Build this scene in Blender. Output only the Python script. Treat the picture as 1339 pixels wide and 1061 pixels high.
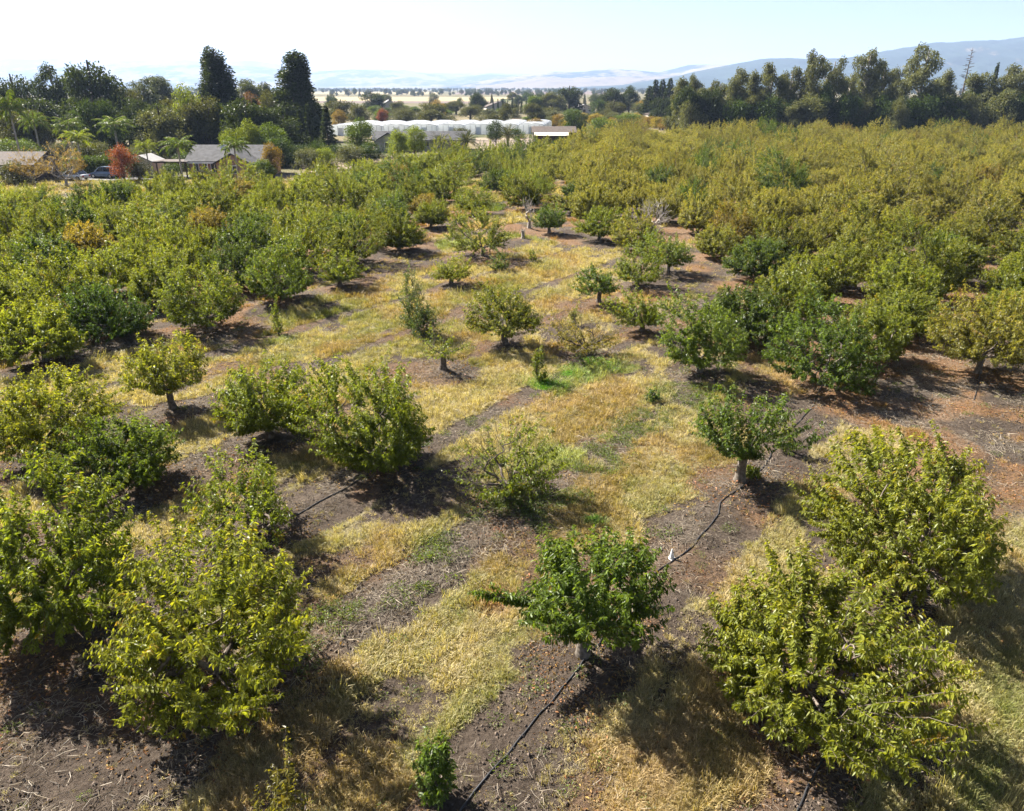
import bpy, math, random
import numpy as np

# ------------------------------------------------------------------ scene, camera, sky, sun
scene = bpy.context.scene
for o in list(bpy.data.objects):
    bpy.data.objects.remove(o)
COL = scene.collection

CAM_H = 12.8
cam_data = bpy.data.cameras.new('camera')
cam_data.sensor_width = 36.0
cam_data.lens = 970.0 / 1339.0 * 36.0
cam_data.clip_start = 0.5
cam_data.clip_end = 60000.0
cam = bpy.data.objects.new('camera', cam_data)
COL.objects.link(cam)
cam.location = (0, 0, CAM_H)
cam.rotation_euler = (math.radians(90 - 23.2), 0, 0)
scene.camera = cam

SUN_EL = math.radians(42)
SUN_AZ = math.radians(-55)            # measured from +Y (the view direction), negative = left
world = bpy.data.worlds.new('World')
scene.world = world
world.use_nodes = True
wn = world.node_tree
sky = wn.nodes.new('ShaderNodeTexSky')
sky.sky_type = 'NISHITA'
sky.sun_disc = False
sky.sun_elevation = SUN_EL
sky.sun_rotation = SUN_AZ
sky.air_density = 0.5
sky.dust_density = 1.8
sky.ozone_density = 0.4
sky.altitude = 60
wn.links.new(sky.outputs['Color'], wn.nodes['Background'].inputs['Color'])
wn.nodes['Background'].inputs['Strength'].default_value = 0.05

sun_data = bpy.data.lights.new('sun', 'SUN')
sun_data.energy = 5.0
sun_data.angle = math.radians(0.5)
sun_data.color = (1.0, 0.95, 0.86)
sun = bpy.data.objects.new('sun', sun_data)
COL.objects.link(sun)
sun.rotation_euler = (math.pi / 2 - SUN_EL, 0, math.pi - SUN_AZ)
sun.location = (-40, 30, 60)

scene.view_settings.view_transform = 'Standard'
scene.view_settings.look = 'None'
scene.view_settings.exposure = 2.12
scene.view_settings.gamma = 1.0
scene.view_settings.use_curve_mapping = False
scene.cycles.max_bounces = 5
scene.cycles.diffuse_bounces = 2
scene.cycles.glossy_bounces = 2
scene.cycles.transmission_bounces = 4
scene.cycles.volume_bounces = 0
scene.cycles.transparent_max_bounces = 8
scene.cycles.use_adaptive_sampling = True
scene.cycles.adaptive_threshold = 0.02
scene.cycles.use_denoising = True
scene.cycles.caustics_reflective = False
scene.cycles.caustics_refractive = False

rng = np.random.default_rng(7)

# ------------------------------------------------------------------ noise
_TAB = np.random.default_rng(3).random((256, 256))
def vnoise(x, y):
    xi = np.floor(x).astype(int); yi = np.floor(y).astype(int)
    fx = x - xi; fy = y - yi
    fx = fx * fx * (3 - 2 * fx); fy = fy * fy * (3 - 2 * fy)
    a = _TAB[xi & 255, yi & 255]; b = _TAB[(xi + 1) & 255, yi & 255]
    c = _TAB[xi & 255, (yi + 1) & 255]; d = _TAB[(xi + 1) & 255, (yi + 1) & 255]
    return (a * (1 - fx) + b * fx) * (1 - fy) + (c * (1 - fx) + d * fx) * fy
def fbm(x, y, s, oct=4, off=0.0):
    v = 0; a = 0.5; t = 0; f = 1.0 / s
    for i in range(oct):
        v = v + a * vnoise(x * f + off + 17.3 * i, y * f + off * 1.7 + 9.1 * i); t += a
        a *= 0.5; f *= 2.03
    return v / t
def sstep(a, b, x):
    t = np.clip((x - a) / (b - a), 0, 1)
    return t * t * (3 - 2 * t)

# ------------------------------------------------------------------ object helpers
def link(o, parent=None):
    COL.objects.link(o)
    if parent is not None:
        o.parent = parent
    return o
def tag(o, label=None, cat=None, group=None, kind=None):
    if label: o['label'] = label
    if cat: o['category'] = cat
    if group: o['group'] = group
    if kind: o['kind'] = kind
    return o
def empty(name, loc, rz=0.0, sc=(1, 1, 1)):
    o = bpy.data.objects.new(name, None)
    o.location = loc; o.rotation_euler = (0, 0, rz); o.scale = sc
    o.empty_display_size = 0.2
    return link(o)
def np_mesh(name, V, F, mats, midx=None, attrs=None, smooth=False):
    """V (n,3); F list of (m,k) index arrays; attrs {name: (type, domain, array)}"""
    me = bpy.data.meshes.new(name)
    V = np.asarray(V, dtype=np.float32)
    F = [np.asarray(f, dtype=np.int32) for f in F if len(f)]
    me.vertices.add(len(V)); me.vertices.foreach_set('co', V.ravel())
    nl = sum(f.size for f in F); nf = sum(len(f) for f in F)
    me.loops.add(nl); me.polygons.add(nf)
    me.loops.foreach_set('vertex_index', np.concatenate([f.ravel() for f in F]))
    tot = np.concatenate([np.full(len(f), f.shape[1], dtype=np.int32) for f in F])
    st = np.concatenate([[0], np.cumsum(tot)[:-1]]).astype(np.int32)
    me.polygons.foreach_set('loop_start', st)
    if midx is not None:
        me.polygons.foreach_set('material_index', np.asarray(midx, dtype=np.int32))
    me.polygons.foreach_set('use_smooth', np.full(nf, bool(smooth)))
    for m in mats: me.materials.append(m)
    if attrs:
        for k, (ty, dom, arr) in attrs.items():
            a = me.attributes.new(k, ty, dom)
            key = 'color' if ty == 'FLOAT_COLOR' else ('vector' if ty == 'FLOAT_VECTOR' else 'value')
            a.data.foreach_set(key, np.asarray(arr, dtype=np.float32).ravel())
    me.update(); me.validate()
    return me
def mobj(name, me, parent=None, loc=(0, 0, 0), rz=0.0):
    o = bpy.data.objects.new(name, me)
    o.location = loc; o.rotation_euler = (0, 0, rz)
    return link(o, parent)

class MB:
    """collects boxes, prisms and tubes into one mesh"""
    def __init__(s): s.v = []; s.f = []
    def add(s, vs, fs):
        n = len(s.v); s.v += [tuple(map(float, p)) for p in vs]; s.f += [tuple(i + n for i in f) for f in fs]
        return s
    def box(s, x0, x1, y0, y1, z0, z1):
        return s.add([(x0,y0,z0),(x1,y0,z0),(x1,y1,z0),(x0,y1,z0),(x0,y0,z1),(x1,y0,z1),(x1,y1,z1),(x0,y1,z1)],
                     [(3,2,1,0),(4,5,6,7),(0,1,5,4),(1,2,6,5),(2,3,7,6),(3,0,4,7)])
    def prism_y(s, prof, y0, y1):
        """profile of (x,z), counter-clockwise seen from -y, extruded along y"""
        n = len(prof)
        vs = [(x, y0, z) for x, z in prof] + [(x, y1, z) for x, z in prof]
        fs = [tuple(range(n)), tuple(range(2 * n - 1, n - 1, -1))]
        fs += [(i + n, (i + 1) % n + n, (i + 1) % n, i)[::1] for i in range(n)]
        return s.add(vs, fs)
    def prism_x(s, prof, x0, x1):
        n = len(prof)
        vs = [(x0, y, z) for y, z in prof] + [(x1, y, z) for y, z in prof]
        fs = [tuple(range(n - 1, -1, -1)), tuple(range(n, 2 * n))]
        fs += [(i, (i + 1) % n, (i + 1) % n + n, i + n) for i in range(n)]
        return s.add(vs, fs)
    def tube(s, pts, rad, n=6, cap=True):
        V, F = tube_np(np.array(pts, float), np.array(rad, float) if np.ndim(rad) else np.full(len(pts), float(rad)), n)
        b = len(s.v); s.v += [tuple(p) for p in V]; s.f += [tuple(int(i) + b for i in f) for f in F]
        if cap:
            k = len(pts)
            s.f.append(tuple(b + i for i in range(n - 1, -1, -1))); s.f.append(tuple(b + (k - 1) * n + i for i in range(n)))
        return s
    def build(s, name, mat, parent=None, loc=(0, 0, 0), rz=0.0, smooth=False):
        me = bpy.data.meshes.new(name); me.from_pydata(s.v, [], s.f); me.materials.append(mat); me.update()
        if smooth: me.polygons.foreach_set('use_smooth', [True] * len(me.polygons))
        return mobj(name, me, parent, loc, rz)

def tube_np(P, R, n=5):
    k = len(P)
    T = np.gradient(P, axis=0); T /= np.linalg.norm(T, axis=1)[:, None] + 1e-9
    ref = np.array([1.0, 0, 0]) if abs(T[0][0]) < 0.8 else np.array([0, 1.0, 0])
    A = np.cross(T, ref); A /= np.linalg.norm(A, axis=1)[:, None] + 1e-9
    B = np.cross(T, A)
    an = np.arange(n) / n * 2 * np.pi
    V = P[:, None, :] + R[:, None, None] * (np.cos(an)[None, :, None] * A[:, None, :] + np.sin(an)[None, :, None] * B[:, None, :])
    i = np.arange(k - 1)[:, None] * n; j = np.arange(n)[None, :]
    F = np.stack([i + j, i + (j + 1) % n, i + n + (j + 1) % n, i + n + j], -1).reshape(-1, 4)
    return V.reshape(-1, 3), F

# ------------------------------------------------------------------ materials
def new_mat(name):
    m = bpy.data.materials.new(name); m.use_nodes = True
    return m, m.node_tree, m.node_tree.nodes, m.node_tree.links
def mixc(nt, fac, a, b, mode='MIX'):
    n = nt.nodes.new('ShaderNodeMix'); n.data_type = 'RGBA'; n.blend_type = mode
    for s, v in ((n.inputs[0], fac), (n.inputs[6], a), (n.inputs[7], b)):
        if hasattr(v, 'is_linked') or hasattr(v, 'links'): nt.links.new(v, s)
        elif isinstance(v, (int, float)): s.default_value = v
        else: s.default_value = (*v, 1) if len(v) == 3 else v
    return n.outputs[2]
def mathn(nt, op, a, b=None, c=None, clamp=False):
    n = nt.nodes.new('ShaderNodeMath'); n.operation = op; n.use_clamp = clamp
    for i, v in enumerate((a, b, c)):
        if v is None: continue
        if hasattr(v, 'links'): nt.links.new(v, n.inputs[i])
        else: n.inputs[i].default_value = v
    return n.outputs[0]
def ramp(nt, fac, lo, hi, a=0.0, b=1.0):
    n = nt.nodes.new('ShaderNodeMapRange'); n.interpolation_type = 'SMOOTHSTEP'
    nt.links.new(fac, n.inputs[0])
    n.inputs[1].default_value = lo; n.inputs[2].default_value = hi; n.inputs[3].default_value = a; n.inputs[4].default_value = b
    return n.outputs[0]
def noise(nt, vec, scale, detail=4, rough=0.55):
    n = nt.nodes.new('ShaderNodeTexNoise'); n.inputs['Scale'].default_value = scale
    n.inputs['Detail'].default_value = detail; n.inputs['Roughness'].default_value = rough
    if vec is not None: nt.links.new(vec, n.inputs['Vector'])
    return n.outputs['Fac']
def pos(nt):
    return nt.nodes.new('ShaderNodeNewGeometry').outputs['Position']
def objco(nt):
    return nt.nodes.new('ShaderNodeTexCoord').outputs['Object']
def attr(nt, name, ty='GEOMETRY'):
    n = nt.nodes.new('ShaderNodeAttribute'); n.attribute_name = name; n.attribute_type = ty
    return n

def plain(name, color, rough=0.7, var=0.15, scale=3.0, metallic=0.0, spec=0.3, bump=0.0):
    m, nt, N, L = new_mat(name)
    b = N['Principled BSDF']
    f = noise(nt, objco(nt), scale, 5)
    lo = tuple(c * (1 - var) for c in color); hi = tuple(min(1, c * (1 + var)) for c in color)
    L.new(mixc(nt, ramp(nt, f, 0.3, 0.7), lo, hi), b.inputs['Base Color'])
    b.inputs['Roughness'].default_value = rough; b.inputs['Metallic'].default_value = metallic
    b.inputs['Specular IOR Level'].default_value = spec
    if bump:
        bn = N.new('ShaderNodeBump'); bn.inputs['Strength'].default_value = bump; bn.inputs['Distance'].default_value = 0.02
        L.new(f, bn.inputs['Height']); L.new(bn.outputs[0], b.inputs['Normal'])
    return m

def leaf_material(name, transl=0.42, gloss=0.35, warm=(1.6, 1.35, 0.85)):
    """colour comes from each plant's own 'tint'; 'lc' gives leaf to leaf variation"""
    m, nt, N, L = new_mat(name)
    b = N['Principled BSDF']; out = N['Material Output']
    t = attr(nt, 'tint', 'INSTANCER').outputs['Color']
    lc = attr(nt, 'lc').outputs['Color']
    sp = N.new('ShaderNodeSeparateColor'); L.new(lc, sp.inputs[0])
    v = N.new('ShaderNodeMapRange'); L.new(sp.outputs[0], v.inputs[0]); v.inputs[3].default_value = 0.6; v.inputs[4].default_value = 1.35
    sc = N.new('ShaderNodeVectorMath'); sc.operation = 'SCALE'; L.new(t, sc.inputs[0]); L.new(v.outputs[0], sc.inputs['Scale'])
    w = mixc(nt, sp.outputs[1], (1, 1, 1), warm)  # yellow tip leaves; on orchard crowns also painted sunlit brightness
    c = mixc(nt, 1.0, sc.outputs[0], w, 'MULTIPLY')
    hot = ramp(nt, sp.outputs[2], 0.955, 0.985)
    c = mixc(nt, mathn(nt, 'MULTIPLY', hot, 0.65), c, (0.34, 0.13, 0.03))
    L.new(c, b.inputs['Base Color'])
    b.inputs['Roughness'].default_value = 0.42; b.inputs['Specular IOR Level'].default_value = gloss
    tr = N.new('ShaderNodeBsdfTranslucent')
    tc = mixc(nt, 1.0, c, (1.7, 1.6, 0.5), 'MULTIPLY'); L.new(tc, tr.inputs[0])
    mx = N.new('ShaderNodeMixShader'); mx.inputs[0].default_value = transl
    L.new(b.outputs[0], mx.inputs[1]); L.new(tr.outputs[0], mx.inputs[2]); L.new(mx.outputs[0], out.inputs[0])
    return m

M = {}
M['leaf'] = leaf_material('orchard_leaf', 0.48, 0.3)
M['far_leaf'] = leaf_material('tree_leaf', 0.3, 0.08)
M['grass'] = leaf_material('grass_blade', 0.3, 0.1, (1.25, 1.1, 0.85))

def bark_material(name, a, b_, sc=9.0):
    m, nt, N, L = new_mat(name)
    b = N['Principled BSDF']; co = objco(nt)
    n1 = noise(nt, co, sc, 6, 0.65); n2 = noise(nt, co, sc * 0.25, 3)
    c = mixc(nt, ramp(nt, n1, 0.35, 0.7), a, b_)
    c = mixc(nt, ramp(nt, n2, 0.5, 0.75, 0, 0.5), c, tuple(x * 1.5 for x in b_))
    L.new(c, b.inputs['Base Color']); b.inputs['Roughness'].default_value = 0.9; b.inputs['Specular IOR Level'].default_value = 0.15
    bn = N.new('ShaderNodeBump'); bn.inputs['Strength'].default_value = 0.7; bn.inputs['Distance'].default_value = 0.02
    L.new(n1, bn.inputs['Height']); L.new(bn.outputs[0], b.inputs['Normal'])
    return m
M['bark'] = bark_material('orchard_bark', (0.07, 0.055, 0.045), (0.17, 0.14, 0.115))
M['bark_mid'] = bark_material('weathered_bark', (0.09, 0.075, 0.06), (0.21, 0.18, 0.15))
M['bark_pale'] = bark_material('pale_bark', (0.22, 0.19, 0.16), (0.42, 0.38, 0.33))
M['bark_dark'] = bark_material('dark_bark', (0.05, 0.04, 0.032), (0.12, 0.095, 0.075), 3.0)
M['bark_euc'] = bark_material('eucalyptus_bark', (0.2, 0.17, 0.14), (0.5, 0.45, 0.39), 1.2)

# ------------------------------------------------------------------ orchard rows (world coordinates)
ROW_A = np.array([math.sin(math.radians(37)), math.cos(math.radians(37))])     # along a row
ROW_B = np.array([ROW_A[1], -ROW_A[0]])                                        # across the rows
ORG = np.array([1.71, 14.08]); SP = 5.45
def row_coord(x, y):
    dx = x - ORG[0]; dy = y - ORG[1]
    return (dx * ROW_B[0] + dy * ROW_B[1]) / SP, (dx * ROW_A[0] + dy * ROW_A[1]) / SP
def site(r, k):
    s = 0.96 * k + 0.12 * r
    return ORG + SP * (r * ROW_B + s * ROW_A), s

FAR_EDGE_X = [-90, -75, -60, -54, -46, -40, -30, -18, 0, 12, 25, 200]
FAR_EDGE_Y = [91, 92, 90, 86.5, 90, 98, 105, 126, 148, 172, 207, 211]
CLEAR_Y = [34, 46, 57, 66, 80, 92, 108, 126]
CLEAR_L = [-15.5, -11.0, -8.3, -7.6, -7.6, -7.2, -6.2, -4.5]
CLEAR_R = [12.0, 16.0, 14.0, 7.5, 3.0, -.5, -3.0, -5.0]
block_sites = []
for r in range(-45, 40):
    for k in range(-40, 60):
        p, s = site(r, k)
        x, y = p
        if y > np.interp(x, FAR_EDGE_X, FAR_EDGE_Y): continue
        if abs(x) > 0.74 * (y + 6) + 7 or y < 25: continue
        ok = False
        if r <= -6 and x < np.interp(y, CLEAR_Y, CLEAR_L) and s > -1.5: ok = True
        if y > 60 and x > np.interp(y, CLEAR_Y, CLEAR_R) and r >= -30 and not ok:
            ok = x > -5.5
        if y <= 66 and x > 5:
            if r == -1 and s > 4.2: ok = True
            if r == 0 and s > 4.4: ok = True
            if r == 1 and s > 5.5: ok = True
            if r >= 2 and s > 5.0: ok = True
            if r == -2 and s > 7.1: ok = True
            if r == -3 and s > 7.6: ok = True
        if not ok: continue
        block_sites.append((x, y, r, s))
_r = np.random.default_rng(21)
_keep = []
for (x, y, r, s) in block_sites:
    j = _r.normal(0, 0.28, 2)
    if _r.random() < 0.035 and y > 40: continue
    _keep.append((x + j[0], y + j[1], r, s))
block_sites = sorted(_keep, key=lambda t: math.hypot(t[0], t[1]))

# ------------------------------------------------------------------ ground
NEAR = {  # tree bases standing singly in and round the clearing: x, y, height, crown radius
 'front': (1.71, 14.08, 3.5, 2.0), 'rf': (6.3, 12.5, 3.95, 2.35), 'r2': (11.2, 17.22, 4.2, 2.8), 'fl': (-6.55, 12.95, 3.95, 2.3),
 'l': (-11.4, 15.1, 4.2, 2.45), 'sp': (-8.01, 19.41, 3.0, 2.05), 'l2': (-12.9, 22.49, 2.9, 2.1), 'c': (-4.75, 23.89, 4.2, 2.05),
 'ct': (-0.14, 21.47, 3.5, 2.2), 'b10': (-9.5, 26.24, 4.15, 2.0), 'b11': (-17.4, 24.8, 3.9, 2.5), 'b12': (-14.46, 29.07, 2.9, 1.9),
 'b13': (7.92, 22.71, 4.5, 1.8), 'b14': (9.07, 33.68, 3.8, 1.95), 'b15': (14.25, 31.89, 3.5, 2.4), 'b16': (22.43, 33.47, 4.7, 2.4),
 'b17': (-3.39, 34.1, 2.7, 1.45), 'b18': (-0.39, 38.09, 3.6, 2.45), 'b19': (3.8, 36.12, 2.6, 1.75), 'b22': (7.35, 40.26, 2.6, 1.6),
 'b23': (5.56, 46.22, 2.8, 1.45), 'b24': (8.72, 50.77, 3.1, 1.75), 'b25': (11.65, 54.93, 3.0, 1.9), 'b27': (-4.27, 51.21, 2.9, 1.8),
 'b29': (-2.41, 60.64, 3.7, 2.4), 'b30': (-4.31, 82.92, 3.6, 2.3), 'b32': (3.51, 70.96, 3.3, 1.7), 'b33': (7.85, 67.54, 3.5, 2.05),
 'b34': (1.89, 91.69, 3.8, 2.8), 'L1': (-21.9, 39.3, 3.6, 2.5), 'L2': (-17.32, 40.84, 4.1, 2.55), 'L4': (-14.9, 46.96, 4.0, 2.5),
 'L5': (-11.88, 50.34, 2.9, 1.7)}
_near_xy = np.array([v[:2] for v in NEAR.values()] + [(1.69, 73.85), (13.6, 71.8), (13.2, 69.3)])
block_sites = [t for t in block_sites if np.min(np.hypot(_near_xy[:, 0] - t[0], _near_xy[:, 1] - t[1])) > 3.2]
ALL_XY = np.vstack([_near_xy, np.array([t[:2] for t in block_sites])])

GREEN_SPOTS = [(1.7, 32.0, 2.0, 1.0), (3.4, 33.4, 1.6, 0.45), (4.6, 34.6, 1.5, 0.4), (2.6, 20.4, 0.5, 0.8), (-3.6, 15.8, 1.1, 0.35), (1.5, 24.8, 1.4, 0.35),
               (-13.0, 39.0, 2.0, 0.3), (0.4, 70.0, 3.5, 0.45), (-5.0, 66.0, 3.0, 0.4), (-3.0, 88.0, 4.0, 0.4)]
LIM = {0: 9, 1: 9, 2: 9, -1: 1.6, -2: 1.3, -3: 1.1, -4: 0.9, -5: -0.2}
def tree_dist(x, y):
    shp = x.shape; X = x.ravel(); Y = y.ravel(); out = np.full(X.size, 99.0)
    idx = np.where((Y > 5) & (Y < 130) & (np.abs(X) < 100))[0]
    # bucket the trees so that each point looks only at trees close by
    cell = {}
    for tx, ty in ALL_XY: cell.setdefault((int(tx // 6), int(ty // 6)), []).append((tx, ty))
    keys = (np.floor(X[idx] / 6).astype(int)) * 1000 + np.floor(Y[idx] / 6).astype(int)
    order = np.argsort(keys, kind='stable'); ks = keys[order]
    u, st = np.unique(ks, return_index=True); st = list(st) + [len(ks)]
    for n, k in enumerate(u):
        sel = idx[order[st[n]:st[n + 1]]]
        cy = k % 1000; cx = (k - cy) // 1000
        for a in (-1, 0, 1):
            for b in (-1, 0, 1):
                for tx, ty in cell.get((cx + a, cy + b), ()):
                    out[sel] = np.minimum(out[sel], np.hypot(X[sel] - tx, Y[sel] - ty))
    return out.reshape(shp)
def masks(x, y):
    """soil (bare strip), litter (rusty leaf litter), dry, green, straw and the ground height"""
    p, q = row_coord(x, y)
    wob = (fbm(x, y, 3.0, 3, 5.0) - 0.5)
    rr = np.round(p).astype(int); d = np.abs(p - np.round(p)) * SP
    lim = np.full(p.shape, -9.0)
    for k, v in LIM.items(): lim[rr == k] = v
    lim[rr > 2] = 9.0; lim[rr < -5] = 9.0
    ws = 1 - 0.62 * sstep(lim - 0.6, lim + 0.5, q)
    half = np.where(rr == -1, .8, 1.08) * ws + 1.5 * wob * (0.35 + 0.65 * ws)
    fine = (fbm(x, y, 0.7, 3, 2.0) - 0.5)
    soil = sstep(0.25, -0.25, d - half + 0.7 * fine)
    td = tree_dist(x, y)
    soil = np.maximum(soil, sstep(2.0, 0.9, td + 1.6 * wob + 0.8 * fine))
    inblock = sstep(4.2, 3.0, td) * sstep(30, 44, y) * np.where((x > 9) | (x < -14) | (y > 62), 1.0, 0.25)
    soil = np.maximum(soil, inblock * sstep(0.35, 0.6, fbm(x, y, 2.2, 3, 31.0) + 0.16))
    soil = np.maximum(soil, sstep(4.2, 2.2, np.hypot((x + 10.8) / 1.3, y - 11.2) + 3 * wob))
    rightside = sstep(10.5, 14.0, x - 0.12 * (y - 22)) * sstep(17, 24, y) * sstep(60, 40, y)
    soil = np.maximum(soil, rightside * sstep(0.42, 0.58, fbm(x, y, 2.6, 3, 41.0) + 0.12))
    litter = sstep(0.5, 0.66, fbm(x, y, 2.4, 4, 55.0) + 0.12 * np.maximum(rightside, inblock)) * (0.45 + 0.55 * np.maximum(rightside, inblock))
    litter = np.maximum(litter, sstep(1.2, 0.3, np.hypot(x + 0.5, (y - 16.4) / 1.2) + 1.4 * wob) * 0.9)
    litter = np.maximum(litter, sstep(1.1, 0.3, np.hypot(x - 7.9, y - 20.4) + 1.4 * wob) * 0.7)
    stripe = fbm(p * 6.0, q * 1.3, 1.0, 3, 77.0)
    dry = np.clip(sstep(0.28, 0.72, 0.55 * fbm(x, y, 6.5, 3, 12.0) + 0.45 * stripe + 0.12), 0, 1)
    green = np.zeros_like(x)
    for gx, gy, gr, gs in GREEN_SPOTS:
        e = np.hypot(x - gx, (y - gy) / 0.9) + 1.2 * gr * wob + 0.6 * gr * fine
        green = np.maximum(green, gs * sstep(gr, gr * 0.35, e))
    soil = soil * (1 - sstep(0.2, 0.5, green))
    # the old strip of row -1 in the middle carries grey straw and low weeds
    mid = sstep(1.7, 0.7, np.abs(p + 1.02) * SP + 2.0 * wob) * sstep(-1.2, -0.2, q) * sstep(4.0, 2.4, q)
    mid = np.maximum(mid, sstep(1.3, 0.5, np.abs(p + 1.95) * SP + 2.0 * wob) * sstep(1.0, 1.6, q) * sstep(4.5, 3.0, q) * 0.8)
    straw = np.clip(np.maximum(mid, soil * sstep(0.45, 0.65, fbm(x, y, 1.5, 3, 91.0)) * 0.8), 0, 1)
    worn = sstep(0.49, 0.6, 0.6 * fbm(x, y, 2.8, 3, 131.0) + 0.4 * stripe) * 0.75 * (1 - sstep(0.1, 0.3, green))
    soil = np.maximum(soil, worn)
    weeds = mid * sstep(0.38, 0.55, fbm(x, y, 1.8, 3, 66.0))
    near = sstep(130, 60, y)
    z = near * (0.13 * np.exp(-(d / 1.1) ** 2) * ws + 0.10 * (fbm(x, y, 4.0, 3, 8.0) - 0.5) + 0.05 * (stripe - 0.5)
                + soil * 0.07 * (fbm(x, y, 0.45, 3, 23.0) - 0.5) + 0.12 * np.exp(-(td / 0.6) ** 2))
    return soil, litter, dry, green, straw, weeds, z
def ground_z(x, y):
    return masks(np.atleast_1d(np.asarray(x, float)), np.atleast_1d(np.asarray(y, float)))[6]

def axis(fine0, fine1, step, mid_lo, mid_hi, mstep, lo, hi, g=1.09):
    a = list(np.arange(fine0, fine1, step))
    s = step; v = a[-1]
    while v < hi:
        s = min(s * g, mstep) if v < mid_hi else s * g
        v += s; a.append(v)
    s = step; v = a[0]; b = []
    while v > lo:
        s = min(s * g, mstep) if v > mid_lo else s * g
        v -= s; b.append(v)
    return np.array(b[::-1] + a)
gx = axis(-20, 20, 0.14, -62, 62, 0.55, -26000, 26000)
gy = axis(8.5, 34, 0.14, 3, 110, 0.6, -400, 30000)
GX, GY = np.meshgrid(gx, gy)
soil, litter, dry, green, straw, weeds, GZ = masks(GX, GY)
far = sstep(100, 140, GY) + sstep(62, 75, np.abs(GX)); far = np.clip(far, 0, 1)
soil = soil * (1 - far) + far * 0.35
nx, ny = len(gx), len(gy)
ii = (np.arange(ny - 1)[:, None] * nx + np.arange(nx - 1)[None, :]).ravel()
GF = np.stack([ii, ii + 1, ii + nx + 1, ii + nx], 1)

def ground_material():
    m, nt, N, L = new_mat('orchard_ground')
    b = N['Principled BSDF']; P = pos(nt)
    a1 = attr(nt, 'g1').outputs['Color']; a2 = attr(nt, 'g2').outputs['Color']
    s1 = N.new('ShaderNodeSeparateColor'); L.new(a1, s1.inputs[0]); s2 = N.new('ShaderNodeSeparateColor'); L.new(a2, s2.inputs[0])
    S, LI, DR = s1.outputs; GR, ST, WE = s2.outputs
    nf = noise(nt, P, 9.0, 6, 0.7); nm = noise(nt, P, 1.6, 5, 0.6); nff = noise(nt, P, 38.0, 4, 0.7); nl = noise(nt, P, 0.03, 4, 0.6); ng = noise(nt, P, 5.0, 8, 0.75)
    soilc = mixc(nt, ramp(nt, nm, 0.3, 0.7), (0.05, 0.037, 0.028), (0.1, 0.076, 0.058))
    soilc = mixc(nt, ramp(nt, ng, 0.4, 0.62, 0.75, 0), soilc, (0.03, 0.022, 0.016))
    soilc = mixc(nt, ramp(nt, nf, 0.35, 0.75, 0, 0.5), soilc, (0.14, 0.11, 0.085))
    soilc = mixc(nt, ramp(nt, nff, 0.63, 0.74, 0, 0.4), soilc, (0.27, 0.225, 0.175))
    lit = mixc(nt, ramp(nt, nff, 0.35, 0.65), (0.12, 0.066, 0.034), (0.27, 0.155, 0.078))
    soilc = mixc(nt, mathn(nt, 'MULTIPLY', LI, ramp(nt, nf, 0.3, 0.6, 0.2, 0.95)), soilc, lit)
    stc = mixc(nt, ramp(nt, nff, 0.3, 0.7), (0.10, 0.08, 0.06), (0.30, 0.26, 0.205))
    soilc = mixc(nt, mathn(nt, 'MULTIPLY', ST, ramp(nt, nf, 0.42, 0.62, 0.0, 0.6)), soilc, stc)
    dryc = mixc(nt, ramp(nt, nff, 0.25, 0.75), (0.15, 0.122, 0.062), (0.32, 0.275, 0.16))
    olv = mixc(nt, ramp(nt, nff, 0.25, 0.75), (0.075, 0.077, 0.026), (0.185, 0.175, 0.066))
    gc = mixc(nt, DR, olv, dryc)
    gc = mixc(nt, mathn(nt, 'MULTIPLY', LI, 0.55), gc, lit)
    gc = mixc(nt, GR, gc, (0.12, 0.23, 0.03))
    sm = mathn(nt, 'ADD', S, mathn(nt, 'MULTIPLY', mathn(nt, 'SUBTRACT', nf, 0.5), 0.5))
    c = mixc(nt, ramp(nt, sm, 0.3, 0.7), gc, soilc)
    # far valley floor: patches of stubble, bare earth and green
    fc = mixc(nt, ramp(nt, nl, 0.40, 0.6), (0.16, 0.13, 0.07), (0.07, 0.075, 0.036))
    fc = mixc(nt, ramp(nt, noise(nt, P, 0.11, 3), 0.52, 0.62, 0, 0.7), fc, (0.13, 0.105, 0.07))
    fa = attr(nt, 'far').outputs['Fac']
    c = mixc(nt, fa, c, fc)
    L.new(c, b.inputs['Base Color']); b.inputs['Roughness'].default_value = 0.95; b.inputs['Specular IOR Level'].default_value = 0.1
    bn = N.new('ShaderNodeBump'); bn.inputs['Strength'].default_value = 1.0; bn.inputs['Distance'].default_value = 0.09
    h = mathn(nt, 'ADD', mathn(nt, 'ADD', nf, ng), mathn(nt, 'MULTIPLY', nff, 0.5)); L.new(h, bn.inputs['Height']); L.new(bn.outputs[0], b.inputs['Normal'])
    return m
one = np.ones(GX.size)
gme = np_mesh('ground', np.stack([GX.ravel(), GY.ravel(), GZ.ravel()], 1), [GF], [ground_material()], attrs={
    'g1': ('FLOAT_COLOR', 'POINT', np.stack([soil.ravel(), litter.ravel(), dry.ravel(), one], 1)),
    'g2': ('FLOAT_COLOR', 'POINT', np.stack([green.ravel(), straw.ravel(), weeds.ravel(), one], 1)),
    'far': ('FLOAT', 'POINT', far.ravel())}, smooth=True)
ground = mobj('ground', gme); tag(ground, kind='structure')

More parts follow.
